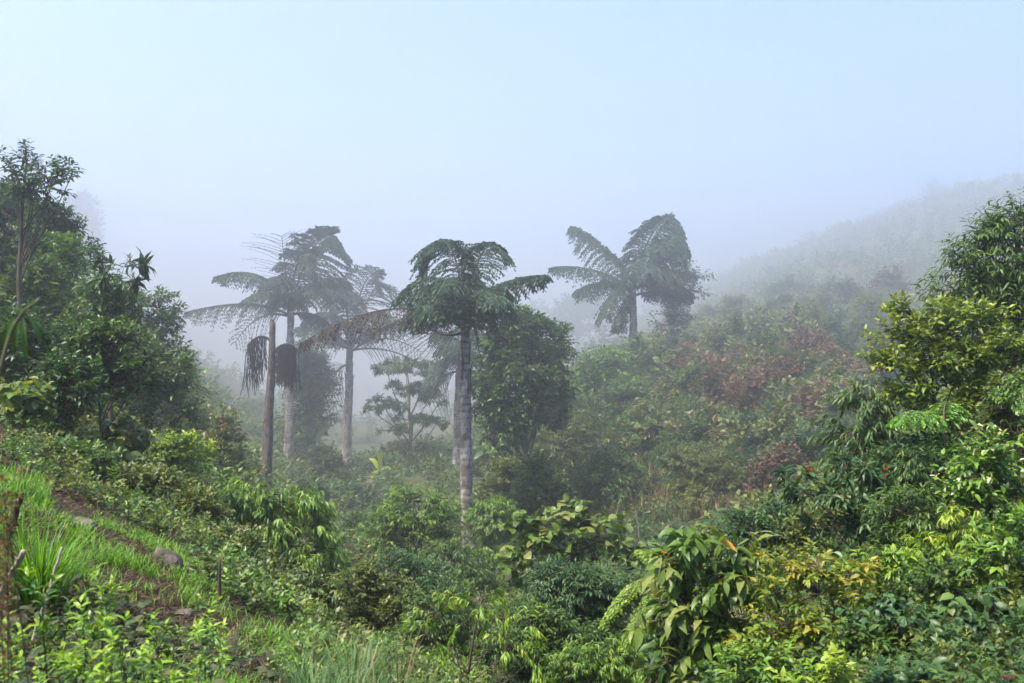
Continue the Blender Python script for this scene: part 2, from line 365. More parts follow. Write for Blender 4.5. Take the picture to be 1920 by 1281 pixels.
leafmat('pale_green', (.06, .15, .02), (.11, .22, .03), (.19, .29, .06), rough=.4)
leafmat('weedleaf', (.018, .060, .008), (.050, .130, .012), (.190, .290, .018), rough=.4)
leafmat('creeper', (.020, .030, .014), (.040, .060, .022), (.075, .070, .036), rough=.65, trans=.2, spec=.2)
leafmat('golden', (.040, .080, .012), (.090, .140, .018), (.200, .235, .028))

# ------------------------------------------------------------------ palms
UP = np.array((0, 0, 1.0)); NL = []
def frond(parent, P0, P1, P2, pin, n_pin, droop, r, mat='palm', stem='palmstem', leaf=.26, step=.11, s0=.16, rr=.055, gap=0.0, name='frond', fwd=.55, face=0.0):
    """bipinnate fishtail frond: an arching rib, drooping side plumes, small wedge leaflets"""
    mb = MB(); C = bez(P0, P1, P2, 26)
    tube(mb, C, np.linspace(rr, rr * .22, 26), 6, 1)
    Tn = nrm(np.gradient(C, axis=0))
    s = np.linspace(s0, 1, n_pin); idx = s * 25; i0 = np.minimum(idx.astype(int), 24); f = (idx - i0)[:, None]
    p = C[i0] * (1 - f) + C[i0 + 1] * f; T = nrm(Tn[i0] * (1 - f) + Tn[i0 + 1] * f)
    ref = UP if abs(np.dot(nrm(P2 - P0), UP)) < .93 else np.array((.3, -1, .2))
    ref = ref * (1 - face) + np.array((.1, -1, .15)) * face
    Sd = nrm(np.cross(T, ref)); Nn = np.cross(Sd, T)
    prof = np.clip(np.sin(np.pi * np.clip(.16 + .80 * (s - s0) / (1 - s0), 0, 1)) ** .7, .28, 1)
    Ps = []; Ds = []; Ls = []
    for sg in (-1, 1):
        d = fwd * T + sg * .85 * Sd + .12 * Nn + r.normal(0, .07, T.shape)
        Ps.append(p); Ds.append(nrm(d)); Ls.append(pin * prof * (0.85 + .3 * r.random(n_pin)))
    Ps = np.concatenate(Ps); Ds = np.concatenate(Ds); Ls = np.concatenate(Ls)
    keep = r.random(len(Ps)) > gap; Ps, Ds, Ls = Ps[keep], Ds[keep], Ls[keep]
    dr = droop * (0.75 + .5 * r.random(len(Ps)))
    def pt(u): return Ps[:, None] + Ds[:, None] * (Ls[:, None] * u)[..., None] - UP * (Ls * dr)[:, None, None] * (u ** 2)[..., None]
    us = np.linspace(0, 1, 6)[None].repeat(len(Ps), 0); Q = pt(us)
    for k in range(5):
        prisms(mb, Q[:, k], Q[:, k + 1], rr * .26 * (1 - k * .15), rr * .26 * (1 - (k + 1) * .15), 1)
    if leaf > 0:
        m = max(3, int(pin / step)); u = (np.arange(m) + .7) / m * np.ones((len(Ps), 1)) + r.normal(0, .3 / m, (len(Ps), m)); u = np.clip(u, .05, 1)
        X = pt(u); tg = nrm(Ds[:, None] * np.ones_like(X) - UP * 2 * (dr[:, None] * u)[..., None])
        lat = nrm(np.cross(tg, UP) + 1e-4)
        for sg in (-1, 1):
            d = .55 * tg + sg * .75 * lat - UP * .30 + r.normal(0, .16, X.shape)
            X1 = X.reshape(-1, 3); n = len(X1)
            emit(mb, X1, nrm(d).reshape(-1, 3), UP + r.normal(0, .35, (n, 3)), leaf * (.7 + .6 * r.random(n)), leaf * .62 * (.7 + .6 * r.random(n)), 'fish', .25 + .5 * r.random(n), 0)
    return mb.build(name, [MATS[mat], MATS[stem]], parent)

def palm(label, base_px, D, top_py, r_px, crown, spec, seed, fork=None, cat='palm', collar=True, height_px=None, lean=0):
    """base_px: column of the foot, crown: pixel of the place the fronds leave the trunk"""
    D = wd(D); r = rng(seed); x0 = (base_px - 960) / F * D; z0 = gz(x0, D) - .3
    root = thing('fishtail_palm', label, cat, (x0, D, z0), 'tall palms standing in the fog')
    base = np.array((x0, D, z0)); top = at(*crown, D) - base; m = D / F
    mb = MB(); n = 40; t = np.linspace(0, 1, n)
    P = np.stack([top[0] * t ** .9, 0 * t + .12 * np.sin(t * 3), top[2] * t], -1)
    P[:, 0] += fnoise(t * 9 + seed * 3, t * 2, 7) * r_px * m * .45 * (1 - t) * t * 3
    rad = r_px * m * (1.0 + .18 * np.exp(-t * 9) - (.52 if not spec else .36) * t ** 1.3); rad = rad * (1 + .03 * np.sin(t * 60) + .05 * fnoise(t * 40, t * 3 + seed, 6))
    tube(mb, P, rad, 14, 0); 
    tr = mb.build('trunk', MATS['palmtrunk' if spec else 'snagtrunk'], root)
    if collar:   # old leaf bases wrapped round the upper trunk
        mc = MB()
        for k in range(9):
            a = r.random() * 6.28; tt = .70 + .27 * r.random(); q = P[int(tt * (n - 1))]; rr = rad[int(tt * (n - 1))]
            o = np.array((math.cos(a), math.sin(a), 0)); ln = (.9 + 1.0 * r.random()) * .055 * top[2]
            tube(mc, [q + o * rr * .55 - UP * ln, q + o * rr * .85 - UP * ln * .3, q + o * rr * .9 + UP * ln * .4, q + o * (rr * (1.1 + .6 * r.random())) + UP * ln], [rr * .12, rr * .32, rr * .25, rr * .04], 6, 0)
        mc.build('leaf_base', MATS['palmfibre'], root)
    for sp in spec:
        (ax, ay, ad), (bx, by, bd) = sp[0], sp[1]; kw = sp[2] if len(sp) > 2 else {}
        o = kw.pop('o', 0)
        P0 = top + np.array((0, 0, -o * m)); P1 = at(ax, ay, D) + np.array((0, ad * 1.7, 0)) - base; P2 = at(bx, by, D) + np.array((0, bd * 1.7, 0)) - base
        kw = dict(dict(pin=40 * m, n_pin=27, droop=.85, r=r, leaf=7.6 * m, step=2.7 * m, rr=2.6 * m, gap=.05), **{k: (v * m if k in ('pin', 'leaf', 'step', 'rr') else v) for k, v in kw.items()})
        frond(root, P0, P1, P2, **kw)
    return root, P, rad, base
barkmat('palmfibre', (.035, .026, .022), (.13, .10, .085), 5, zs=.12)

dead = dict(mat='palmdry', stem='palmdry', leaf=5, gap=.12)
bare = dict(leaf=2.6, step=5, n_pin=17, droop=.25, gap=.05, rr=2.4, face=.9)
D1 = 42
palm('tallest dark palm with a pale ringed trunk in the middle, nearest of the fog palms', 879, D1, 450, 12.5, (872, 598), [
 ((850, 375, 1.0), (786, 475, 1.6), dict(pin=62, face=.45, droop=.8, n_pin=42, leaf=9)), ((830, 470, -1.2), (752, 566, -1.5), dict(pin=40)), ((828, 520, .6), (775, 610, 1.0), {}),
 ((875, 480, 2.6), (900, 450, 3.6), dict(bare, pin=66, leaf=4.5, n_pin=24, s0=.45)), ((895, 420, 1.0), (940, 458, 1.5), dict(pin=54, face=.5, droop=.65, n_pin=36)),
 ((925, 520, -.8), (1019, 524, -1.6), dict(pin=40, n_pin=32, leaf=9)), ((915, 560, 1.5), (968, 590, 2.5), {}), ((860, 500, -2.6), (850, 560, -4.2), dict(pin=40)),
 ((905, 520, -2.2), (925, 580, -3.6), dict(pin=36)), ((840, 560, 2.4), (800, 585, 3.6), {}), ((880, 480, 2.2), (868, 500, 4.2), dict(pin=40)),
 ((850, 470, 1.8), (800, 540, 3.0), dict(pin=44, leaf=9)), ((820, 530, -1.5), (786, 604, -2.6), dict(pin=46, leaf=9)), ((850, 520, -2), (818, 596, -3.6), dict(pin=46, leaf=9)), ((835, 490, .5), (764, 556, 1.0), dict(pin=46, leaf=9)), ((910, 530, -1.5), (950, 575, -2.6), dict(pin=42, leaf=9)), ((900, 500, 1.8), (960, 545, 2.8), dict(pin=40)), ((862, 520, -1.6), (835, 600, -2.4), dict(pin=36)), ((895, 540, -1.4), (915, 610, -2.2), dict(pin=36)),
 ((770, 545, -3.2), (624, 648, -5.0), dict(dead, pin=30, n_pin=40, droop=1.4, o=16, step=2.4, leaf=6)),
 ((800, 560, .6), (690, 622, 1.4), dict(dead, pin=26, n_pin=26, droop=1.6, o=20)),
 ((830, 645, .8), (765, 590, 1.6), dict(bare, pin=78, o=22, leaf=2.2, n_pin=26, s0=.25)),
 ((915, 605, .2), (948, 632, .6), dict(dead, pin=26, o=10)),
 ((880, 560, -.5), (905, 680, -.8), dict(dead, pin=12, n_pin=16, droop=1.3, o=14)),
], 11)
D3 = 85
palm('tall grey palm at the left with a high feathered fan and bare ribs', 541, D3, 430, 9, (545, 585), [
 ((530, 500, 1), (518, 438, 2), dict(bare, pin=84, n_pin=17, leaf=2.4, s0=.35, droop=.15)), ((568, 440, 1.5), (616, 434, 2.0), dict(pin=76, n_pin=44, leaf=9, face=.7, droop=.55)), ((555, 470, -1.5), (596, 480, -2), dict(pin=60, n_pin=26, leaf=8.5, face=.6, droop=.6)),
 ((510, 490, -1), (420, 522, -2), dict(pin=34)), ((500, 520, 2), (440, 560, 3), dict(pin=30)), ((490, 555, -1.5), (374, 588, -3), dict(pin=44, leaf=5.5, step=3.5, n_pin=30, droop=.9, o=8)),
 ((480, 570, 1), (430, 640, 2), dict(bare, pin=38, leaf=4, droop=.6, o=10)), ((600, 520, -2), (650, 560, -4), dict(pin=42)), ((590, 490, 3), (632, 520, 5), dict(pin=40)),
 ((550, 500, -3), (540, 540, -6), dict(pin=44)), ((530, 520, 3), (500, 560, 6), {}), ((590, 575, .5), (625, 620, 1), dict(pin=30, o=6))], 12)
D4 = 105
palm('fainter slim palm with a broken rib hanging beside its trunk, second from left', 650, D4, 510, 9.2, (656, 652), [
 ((650, 520, 1), (600, 520, 2), dict(pin=42)), ((672, 500, 1.5), (700, 515, 2), dict(pin=66, n_pin=28, face=.8, droop=.5)), ((685, 540, 2), (708, 524, 3), dict(bare, pin=56, leaf=2.5, s0=.4)),
 ((640, 560, -2), (590, 600, -4), dict(pin=40)), ((620, 610, 1), (552, 612, 2), dict(pin=30, droop=1.0)), ((700, 560, -2), (740, 600, -4), dict(pin=38)),
 ((690, 600, 3), (770, 590, 5), dict(pin=34, droop=.9)), ((655, 520, -3), (665, 560, -7), dict(pin=44)), ((715, 610, -1), (790, 660, -1), dict(bare, pin=46, leaf=3, o=10, n_pin=22)),
 ((720, 640, 1), (800, 690, 2), dict(bare, pin=40, leaf=2, o=6)), ((610, 630, -1), (545, 650, -1), dict(bare, pin=30, leaf=4, o=4, droop=.8)), ((632, 675, -.8), (602, 770, -1), dict(bare, pin=86, leaf=1.8, o=34, n_pin=20, droop=.55, s0=.2))], 13)
D5 = 78
palm('dim palm half hidden behind the tallest palm with a stout pinkish trunk', 857, D5, 600, 9, (862, 690), [
 ((850, 610, 1), (812, 622, 2), dict(pin=34)), ((835, 640, -1), (808, 722, -2), dict(pin=34, droop=.9)), ((880, 590, 1), (925, 640, 2), dict(pin=40)), ((890, 640, -1), (940, 690, -2), dict(pin=36)),
 ((862, 620, -2), (850, 650, -4), dict(pin=40)), ((850, 600, 2), (870, 610, 4), dict(pin=40)), ((830, 690, .5), (802, 760, 1), dict(bare, pin=56, leaf=2.4, o=8, n_pin=20)), ((900, 690, -1), (945, 730, -2), dict(bare, pin=40, leaf=2.5, o=6)),
 ((820, 590, 3), (720, 585, 4), dict(bare, pin=40, leaf=3.4, n_pin=22))], 14)
D6 = 92
palm('wide dark palm on the misty right shoulder with two raised fans like wings', 1190, D6, 400, 9, (1187, 545), [
 ((1148, 462, 1), (1078, 420, 2), dict(pin=46, n_pin=34, droop=.9, face=.3)), ((1212, 425, 1), (1262, 402, 1.5), dict(pin=62, n_pin=44, leaf=9, face=.45, droop=.7)), ((1222, 460, 0), (1272, 440, 0), dict(pin=56, n_pin=38, leaf=9, face=.4, droop=.8)), ((1210, 430, -1.5), (1276, 470, -2), dict(pin=48, n_pin=28, leaf=10)),
 ((1120, 495, -1), (1034, 505, -2), dict(pin=24, droop=1.2)), ((1140, 510, 1.5), (1086, 540, 3), dict(pin=32, droop=1.1)), ((1150, 530, -2), (1128, 595, -4), dict(pin=34, droop=1.1)), ((1230, 500, 1), (1300, 545, 2), dict(pin=38)),
 ((1235, 540, -1), (1286, 560, -1.5), dict(pin=28, o=10)), ((1190, 470, -3), (1200, 520, -6), dict(pin=44)), ((1200, 470, 3), (1230, 510, 6), dict(pin=44)), ((1170, 570, .5), (1160, 610, 1), dict(pin=26, droop=1.0)), ((1215, 470, -2), (1250, 530, -4), dict(pin=42))], 15)

# the crownless palm with its two hanging flower tassels
D2 = 50
root, P, rad, base = palm('crownless dying palm trunk with two dark hanging tassels near its hooked tip', 497, D2, 600, 11, (511, 606), [], 16, collar=False)
D2 = float(wd(D2)); m2 = D2 / F
mb = MB(); tp = P[-1]
tube(mb, [tp - UP * .3, tp + UP * .12, tp + np.array((.02, 0, .22)), tp + np.array((-.12, 0, .27)), tp + np.array((-.22, 0, .16))], [.2, .17, .12, .09, .03], 7)
mb.build('broken_tip', MATS['tassel'], root)
for (ax, ay), (ex, ey), w_, yb, sd_ in (((508, 640), (464, 650), 80, 738, 1), ((512, 664), (555, 655), 210, 752, 2)):
    r = rng(20 + sd_); mb = MB(); A = at(ax, ay, D2) - base; B = at(ex, ey, D2) - base
    mid = (A + B) / 2 + UP * 26 * m2; C = bez(A, mid, B, 12); tube(mb, C, np.linspace(.13, .07, 12), 6)
    for k in range(w_):
        u = .28 + .72 * r.random(); q = C[min(11, int(u * 11))]; q = q + np.array((r.normal(0, .16), r.normal(0, .25), 0))
        ln = ((yb - ay) * (.6 + .45 * r.random())) * m2 * (0.75 + .25 * u)
        nseg = 9; t = np.linspace(0, 1, nseg)[:, None]
        L = q + np.concatenate([r.normal(0, .30) * t + .07 * np.sin(t * 7 + k), r.normal(0, .2) * t, -ln * t], 1)
        tube(mb, L, .019 * (1.15 + .5 * (np.arange(nseg) % 2)), 4)
    mb.build('flower_tassel', MATS['tassel'], root)

# ------------------------------------------------------------------ trees and shrubs
def lobes_for(env, w, d, h, k, r):
    """crown outline as k rounded masses in a box w x d x h (base at z=0)"""
    out = []
    for i in range(k):
        for _ in range(200):
            q = r.random(3) * 2 - 1; t = (q[2] + 1) / 2
            if env == 'dome': ok = q[0] ** 2 + q[1] ** 2 + (t * .95) ** 2 < 1; s = .34
            elif env == 'ball': ok = (q ** 2).sum() < 1; s = .34
            elif env == 'cone': ok = q[0] ** 2 + q[1] ** 2 < (1.05 - t) ** 2; s = .34 * (1.15 - .75 * t)
            elif env == 'column': ok = q[0] ** 2 + q[1] ** 2 < (1 if t < .75 else .55); s = .42
            elif env == 'open': ok = q[0] ** 2 + q[1] ** 2 < (.35 + .65 * t) ** 2; s = .24
            elif env == 'tiers':
                t = (int(t * 5) + .5) / 5; q[2] = t * 2 - 1; ok = q[0] ** 2 + q[1] ** 2 < (1.05 - t * .75) ** 2; s = .30
            else: ok = q[0] ** 2 + q[1] ** 2 < 1 and t > .45 + .25 * (q[0] ** 2); s = .26   # umbrella
            if ok: break
        flat = {'tiers': .30, 'umbrella': .5}.get(env, .8)
        R = s * w / 2 * (.8 + .5 * r.random())
        Rz = min(R * flat * max(.6, min(1.6, h / w)), h * .5)
        if env == 'tiers': Rz = min(R * .3, h * .07)
        f = 1 - s * .8
        out.append((q[0] * w / 2 * f, q[1] * d / 2 * f, np.clip((q[2] + 1) / 2 * h, Rz * .7, max(h - Rz, Rz * .7)), R, R * d / w, Rz))
    return out

def plant(name, label, cat, px, top, bot, w, D, env='dome', lk='ovate', mat='jungle', lp=9, k=9, cov=2.6, group=None, seed=0, bark='bark', lean=0, dr=.8,
          trunk=None, lobes=None, extra=None, stems=1, up=.35, twigs=True, base_py=None):
    """one tree or shrub: an Empty at the foot, a trunk with its limbs, a crown of real leaves.
    px, top, bot, w: where its crown stands in the photo (1920 wide); D: metres from the camera; lp: leaf length in those pixels"""
    D = float(wd(D)); r = rng(seed + int(px * 7 + top)); m = D / F
    x0 = (px + lean - 960) * m; z0 = gz(x0, D) - .05
    if base_py: z0 = (HOR - base_py) * m
    zt = (HOR - top) * m; zb = max((HOR - bot) * m, z0 + .04 * (zt - z0)); h = zt - zb
    root = thing(name, label, cat, (x0, D, z0), group)
    off = np.array((px * m - 960 * m - x0, 0, zb - z0))
    if lobes is None: LB = np.array(lobes_for(env, w * m, w * m * dr, h, k, r))
    else: LB = np.array([((a - px) * m, dd * m, (HOR - b) * m - zb, ra * m, ra * m * .8, rb * m) for a, b, dd, ra, rb in lobes])
    LB[:, :3] += off
    L = lp * m; npc = leaves_per(lk); lod = lp < 10
    area = (LB[:, 3] * LB[:, 5] * 3.14).sum() * .8; la = L * L * LK[lk][1] * .62
    N = int(np.clip(3 * cov * area / la / npc, 20, 60000 / npc)); NL.append(N * npc)
    wt = LB[:, 3] * LB[:, 5]; ch = r.choice(len(LB), N, p=wt / wt.sum()); lb = LB[ch]
    ns = int(np.clip(N / len(LB) / 5, 5, 16)); sub = nrm(r.normal(0, 1, (len(LB), ns, 3)) + np.array((0, 0, .25))); srr = .72 + .38 * r.random((len(LB), ns)); si = r.integers(ns, size=N)
    dv = nrm(sub[ch, si] + r.normal(0, .21, (N, 3))); rr = np.where(r.random(N) < .09, .25 + .6 * r.random(N), srr[ch, si] * (1 - .22 * r.random(N) ** 1.5))
    B = lb[:, :3] + dv * rr[:, None] * lb[:, 3:]
    Dd = nrm(dv * np.array((1, 1, .7)) + UP * up + r.normal(0, .35, (N, 3)))
    B[:, 2] = np.maximum(B[:, 2], .05)
    mt = MB(); H = zt - z0; tr = (trunk or max(2.2, w * .018)) * m
    cz = LB[np.argmax(LB[:, 2])]; topP = np.array((cz[0] * .7, cz[1] * .5, cz[2]))
    for s_ in range(stems):
        a = r.random() * 6.28; sp = 0 if stems == 1 else .12 * w * m
        b0 = np.array((math.cos(a) * sp * .5, math.sin(a) * sp * .5, -.15)); t_ = topP if stems == 1 else LB[r.integers(len(LB)), :3]
        n = 14; t = np.linspace(0, 1, n)[:, None]
        Pt = b0 * (1 - t) + t_ * t; Pt[:, 0] += (t[:, 0] * (1 - t[:, 0])) * r.normal(0, .12) * H; Pt[:, 0] += fnoise(t[:, 0] * 10 + seed + px, t[:, 0], 4) * tr * .6
        rd = tr * (1.05 - .8 * t[:, 0]) * (1 + .5 * np.exp(-t[:, 0] * 14)) / (1 if stems == 1 else 1.5)
        tube(mt, Pt, rd, 8)
        for j, lo in enumerate(LB):
            if stems > 1 and j % stems != s_: continue
            zc = lo[2]; f = np.clip((zc / max(t_[2], .1)) * (.45 + .35 * r.random()), .08, .95); q = Pt[int(f * (n - 1))]
            C = bez(q, (q + lo[:3]) / 2 + np.array((0, 0, -.12 * np.linalg.norm(lo[:3] - q))), lo[:3], 8)
            r0 = tr * (1.0 - .75 * f) * .62; tube(mt, C, np.linspace(r0, r0 * .3, 8), 5)
    if twigs:
        sel = r.random(N) < min(1, 420 / N); A = lb[sel, :3] + (B[sel] - lb[sel, :3]) * .1
        prisms(mt, A, B[sel] + Dd[sel] * L, tr * .13 + .0012 * D * .25, .0006 * D * .3)
    mt.build('trunk', MATS[bark], root)
    mc = MB(); leaf_cluster(mc, B, Dd, lk, L, r, 0, lod); mc.build('crown', MATS[mat], root)
    if extra:   # flowers or coloured bracts at twig ends: (name, material, how many, size px, template)
        nm, mm, cnt, sp, petals = extra; me = MB(); o = np.argsort(-(dv[:, 2] - dv[:, 1] * .8 + rr + r.normal(0, .4, N)))[:cnt]
        for q in o:   # each its own small part
            d5 = nrm(r.normal(0, 1, (petals, 3)) + UP * (.8 if petals > 1 else -.9) - np.array((0, .5, 0))); ps = np.repeat((B[q] + Dd[q] * L * LK[lk][3])[None], petals, 0); me = MB()
            emit(me, ps, d5, UP + r.normal(0, .4, (petals, 3)), sp * m * (.7 + .6 * r.random(petals)), sp * m * .5, 'ovate', r.random(petals), 0)
            me.build(nm, MATS[mm], root)
    return root

T = 'tree'; SH = 'shrub'
# ---- trees in the fog
plant('slender_tree', 'slim tiered tree with open layers of drooping leaves between two palm trunks', T, 765, 660, 870, 150, 84, lk='whorl', mat='jungle', lp=9, bark='barkgrey', trunk=4.5, cov=2.4, up=.1, seed=1,
      lobes=[(760, 685, 0, 52, 14), (722, 690, 10, 22, 9), (800, 705, -10, 34, 12), (757, 728, 5, 40, 11), (790, 735, 8, 26, 10), (715, 752, 0, 26, 7), (695, 768, 8, 20, 6), (735, 765, -8, 30, 9), (805, 748, 0, 30, 9), (822, 756, 4, 18, 6),
             (775, 790, 0, 36, 10), (818, 794, 6, 24, 7), (738, 808, 4, 24, 7), (745, 838, 0, 26, 9), (785, 850, 6, 26, 10)])
plant('broadleaf_tree', 'big dense dark tree with a domed crown just right of the tallest palm', T, 975, 592, 850, 165, 49, lk='ovate', mat='jungle', lp=10, k=30, cov=5.0, seed=2, bark='barkgrey', trunk=7,
      lobes=[(970, 625, 0, 38, 30), (1000, 640, 10, 36, 28), (945, 665, -10, 36, 32), (990, 690, -25, 44, 34), (1030, 670, 10, 30, 30), (930, 715, 0, 38, 34), (975, 740, -30, 46, 38), (1022, 730, 0, 36, 34), (915, 765, 5, 28, 26), (960, 790, -20, 44, 34), (1005, 785, -10, 42, 32), (930, 810, -5, 30, 26), (978, 612, 0, 26, 20), (1040, 640, 25, 20, 20), (905, 740, 10, 20, 18)])
plant('broadleaf_tree', 'grey hazy tree tucked right behind the left palm trunk', T, 578, 655, 800, 90, 92, 'column', 'ovate', 'jungle', 8, 16, 3.0, seed=3, trunk=5)
plant('broadleaf_tree', 'pointed dark green tree in front of the right palm, below its trunk', T, 1208, 612, 735, 105, 82, 'cone', 'ovate', 'jungle', 8, 20, 3.2, seed=4)
plant('broadleaf_tree', 'small dark tree at the right foot of the winged palm', T, 1310, 640, 730, 70, 92, 'cone', 'ovate', 'deep', 7.5, 10, 3, seed=5)
plant('broadleaf_tree', 'dim clumpy tree directly under the flat topped tree', T, 1262, 565, 690, 90, 102, 'tiers', 'ovate', 'deep', 8, 18, 3.2, seed=6, trunk=5)
plant('umbrella_tree', 'flat topped tree with forked limbs behind the right palm', T, 1268, 500, 575, 110, 108, 'umbrella', 'ovate', 'deep', 8, 12, 2.6, seed=7, trunk=7,
      lobes=[(1265, 515, 0, 40, 12), (1298, 520, 10, 28, 13), (1235, 522, -10, 28, 10), (1250, 540, 10, 34, 9), (1295, 545, 0, 26, 8), (1275, 556, -14, 24, 6)])
plant('umbrella_tree', 'ghostly broad crowned tree far back in the fog between the palms', T, 1083, 552, 650, 112, 380, 'umbrella', 'ovate', 'deep', 7, 16, 2.6, seed=8, trunk=5,
      lobes=[(1090, 572, 0, 40, 18), (1060, 585, 10, 34, 16), (1115, 580, 0, 26, 10), (1085, 600, 0, 40, 14), (1052, 610, 5, 28, 10), (1110, 610, 5, 26, 10), (1080, 625, 0, 34, 10)])
plant('umbrella_tree', 'very faint distant tree just right of the big dense tree', T, 1003, 575, 650, 60, 470, 'umbrella', 'ovate', 'deep', 7, 9, 2.5, seed=9, trunk=4)
plant('broadleaf_tree', 'pale misty bush tree under the ghostly broad crowned tree', T, 1140, 628, 700, 90, 230, 'dome', 'ovate', 'deep', 8, 10, 2.6, seed=10)
plant('broadleaf_tree', 'huge pale ghost of a tree behind the left slope skyline', T, 140, 352, 540, 74, 420, 'column', 'ovate', 'deep', 9, 16, 3.4, seed=11, trunk=6)
plant('broadleaf_tree', 'tiny faint tree standing on the foggy right ridge', T, 1752, 340, 372, 26, 540, 'column', 'ovate', 'deep', 6, 6, 3, seed=12)
plant('conifer_tree', 'lone dark upright tree fading on the middle of the right hillside', T, 1543, 538, 612, 46, 190, 'cone', 'ovate', 'deep', 7, 9, 3.2, seed=13)
for i, (px, top, bot, w, D, lb) in enumerate([(560, 790, 880, 120, 98, 'hazy rounded bush at the foot of the two left palms'), (470, 730, 800, 60, 150, 'faint bush behind the crownless palm on its left'),
        (610, 840, 930, 130, 76, 'grey green bush below the slim second palm'), (700, 860, 930, 110, 100, 'dim bush between the palms near the pale boulder'), (820, 830, 920, 90, 90, 'dusky bush left of the stout pinkish trunk'),
        (560, 900, 990, 130, 58, 'broad bush below the crownless palm in the misty hollow'), (670, 920, 1010, 120, 62, 'drooping dark bush beside the misty hollow'), (930, 840, 900, 110, 70, 'shaded bush under the big dense tree')]):
    plant('valley_bush', lb, SH, px, top, bot + 40, w, D, 'dome', ('ovate', 'lance', 'whorl')[i % 3], ('jungle', 'blue', 'deep', 'jungle')[i % 4], 8, 11, 2.8, seed=30 + i)

# ---- left slope
plant('tall_tree', 'tall thin tree with an open spreading top above the left skyline', T, 60, 275, 560, 130, 31, lk='ovate', mat='deep', lp=11, bark='bark', trunk=6.5, cov=1.9, seed=40, lean=-20, base_py=720,
      lobes=[(50, 305, 0, 22, 20), (28, 322, 6, 20, 12), (75, 322, -4, 24, 14), (108, 330, 0, 28, 11), (132, 330, 4, 18, 7), (62, 345, 6, 34, 14), (95, 352, -6, 24, 14), (40, 365, 0, 22, 10), (16, 305, 4, 14, 8), (88, 372, 0, 16, 10)])
for i, (px, top, bot, w, D, env, lk, mt, lp, cov, lb) in enumerate([
  (35, 355, 560, 130, 36, 'column', 'fine', 'deep', 10, 3.2, 'dense dark tree at the left edge below the tall thin tree'),
  (105, 400, 620, 110, 35, 'column', 'ovate', 'deep', 10, 3.2, 'shaded bushy tree under the open spreading top on the left skyline'),
  (130, 455, 640, 120, 34, 'dome', 'fine', 'fresh', 9, 3.0, 'feathery mid green tree in the middle of the left wood'),
  (60, 500, 680, 150, 33, 'dome', 'fine', 'jungle', 10, 3.0, 'soft green tree crown at left below the skyline trees'),
  (160, 560, 720, 130, 32, 'dome', 'ovate', 'jungle', 10, 3.0, 'round dark tree below the rosette leaved tree'),
  (25, 590, 740, 120, 28, 'dome', 'ovate', 'deep', 12, 3.0, 'dark bush at the left edge behind the hanging blades'),
  (285, 605, 760, 140, 44, 'dome', 'whorl', 'jungle', 12, 3.0, 'large leaved tree on the left skyline falling to the fog'),
  (320, 690, 810, 110, 48, 'dome', 'ovate', 'fresh', 9, 3.0, 'light green bush at the right end of the left skyline'),
  (240, 690, 800, 130, 38, 'dome', 'ovate', 'olive', 10, 2.8, 'olive shrub amid dry stems on the left slope'),
  (345, 770, 860, 90, 46, 'dome', 'fine', 'olive', 8, 3, 'small leaved shrub where the left slope meets the fog'),
  (80, 790, 880, 130, 25, 'dome', 'ovate', 'fresh', 12, 2.8, 'leafy low shrub left above the grassy bank'),
  (130, 860, 960, 140, 21, 'dome', 'ovate', 'jungle', 13, 3.0, 'dark broad leaved shrub above the lush grass tuft'),
  (210, 830, 930, 120, 26, 'dome', 'round', 'bronze', 20, 2.6, 'shrub with large dull round leaves above the boulders'),
  (250, 900, 990, 140, 22, 'dome', 'fine', 'olive', 10, 2.8, 'pale olive thicket shrub just above the grey boulders'),
  (330, 840, 940, 120, 30, 'dome', 'ovate', 'lime', 11, 2.6, 'yellow green shrub in the middle of the left slope'),
  (350, 930, 1030, 130, 24, 'dome', 'fine', 'olive', 10, 2.8, 'fine leaved shrub right of the big boulder'),
  (400, 890, 960, 100, 33, 'dome', 'heart', 'fresh', 14, 2.6, 'heart leaved climber bush under the small pointed tree'),
  (420, 1010, 1090, 120, 21, 'dome', 'fine', 'bronze', 9, 2.6, 'russet green shrub left of the bright plumed tree'),
  (205, 610, 740, 150, 26, 'dome', 'ovate', 'jungle', 12, 3.0, 'broad leafy bush hiding the foot of the rosette leaved tree'),
  (60, 570, 720, 160, 26, 'dome', 'fine', 'deep', 11, 3.2, 'dark dense bush wall in front of the tall thin tree'),
  (130, 670, 790, 150, 25, 'dome', 'ovate', 'deep', 12, 3.0, 'dark bush under the broad leafy bush on the left'),
  (290, 650, 780, 130, 35, 'dome', 'ovate', 'jungle', 11, 3.0, 'green bush stepping down towards the fog on the left'),
  (190, 520, 640, 130, 33, 'dome', 'fine', 'jungle', 10, 3.0, 'crown of fine leaves just behind the rosette leaved tree'),
  (70, 410, 560, 150, 38, 'dome', 'ovate', 'jungle', 10, 3.2, 'broad green tree top under the left skyline'),
  (270, 570, 690, 120, 40, 'dome', 'ovate', 'jungle', 10, 3.0, 'leafy tree on the left skyline right of the rosette leaved tree'),
  (120, 620, 740, 140, 30, 'dome', 'lance', 'deep', 11, 3.0, 'narrow leaved dark tree in the heart of the left wood'),
  (300, 740, 840, 130, 42, 'dome', 'ovate', 'jungle', 10, 3.0, 'bush on the steep end of the left slope'),
  (230, 770, 870, 120, 33, 'dome', 'ovate', 'deep', 11, 3.0, 'dark hollow bush left of the tan stems'),
  (30, 700, 800, 110, 24, 'dome', 'round', 'bigleaf', 24, 2.4, 'big leaved shrub at the left edge of the slope')]):
    tall_ = bot - top > 125
    plant('slope_tree' if tall_ else 'slope_shrub', lb, T if tall_ else SH, px, top - (0 if tall_ else 12), bot, w * 1.2, D, env, lk, mt, lp, 13, cov, seed=50 + i)
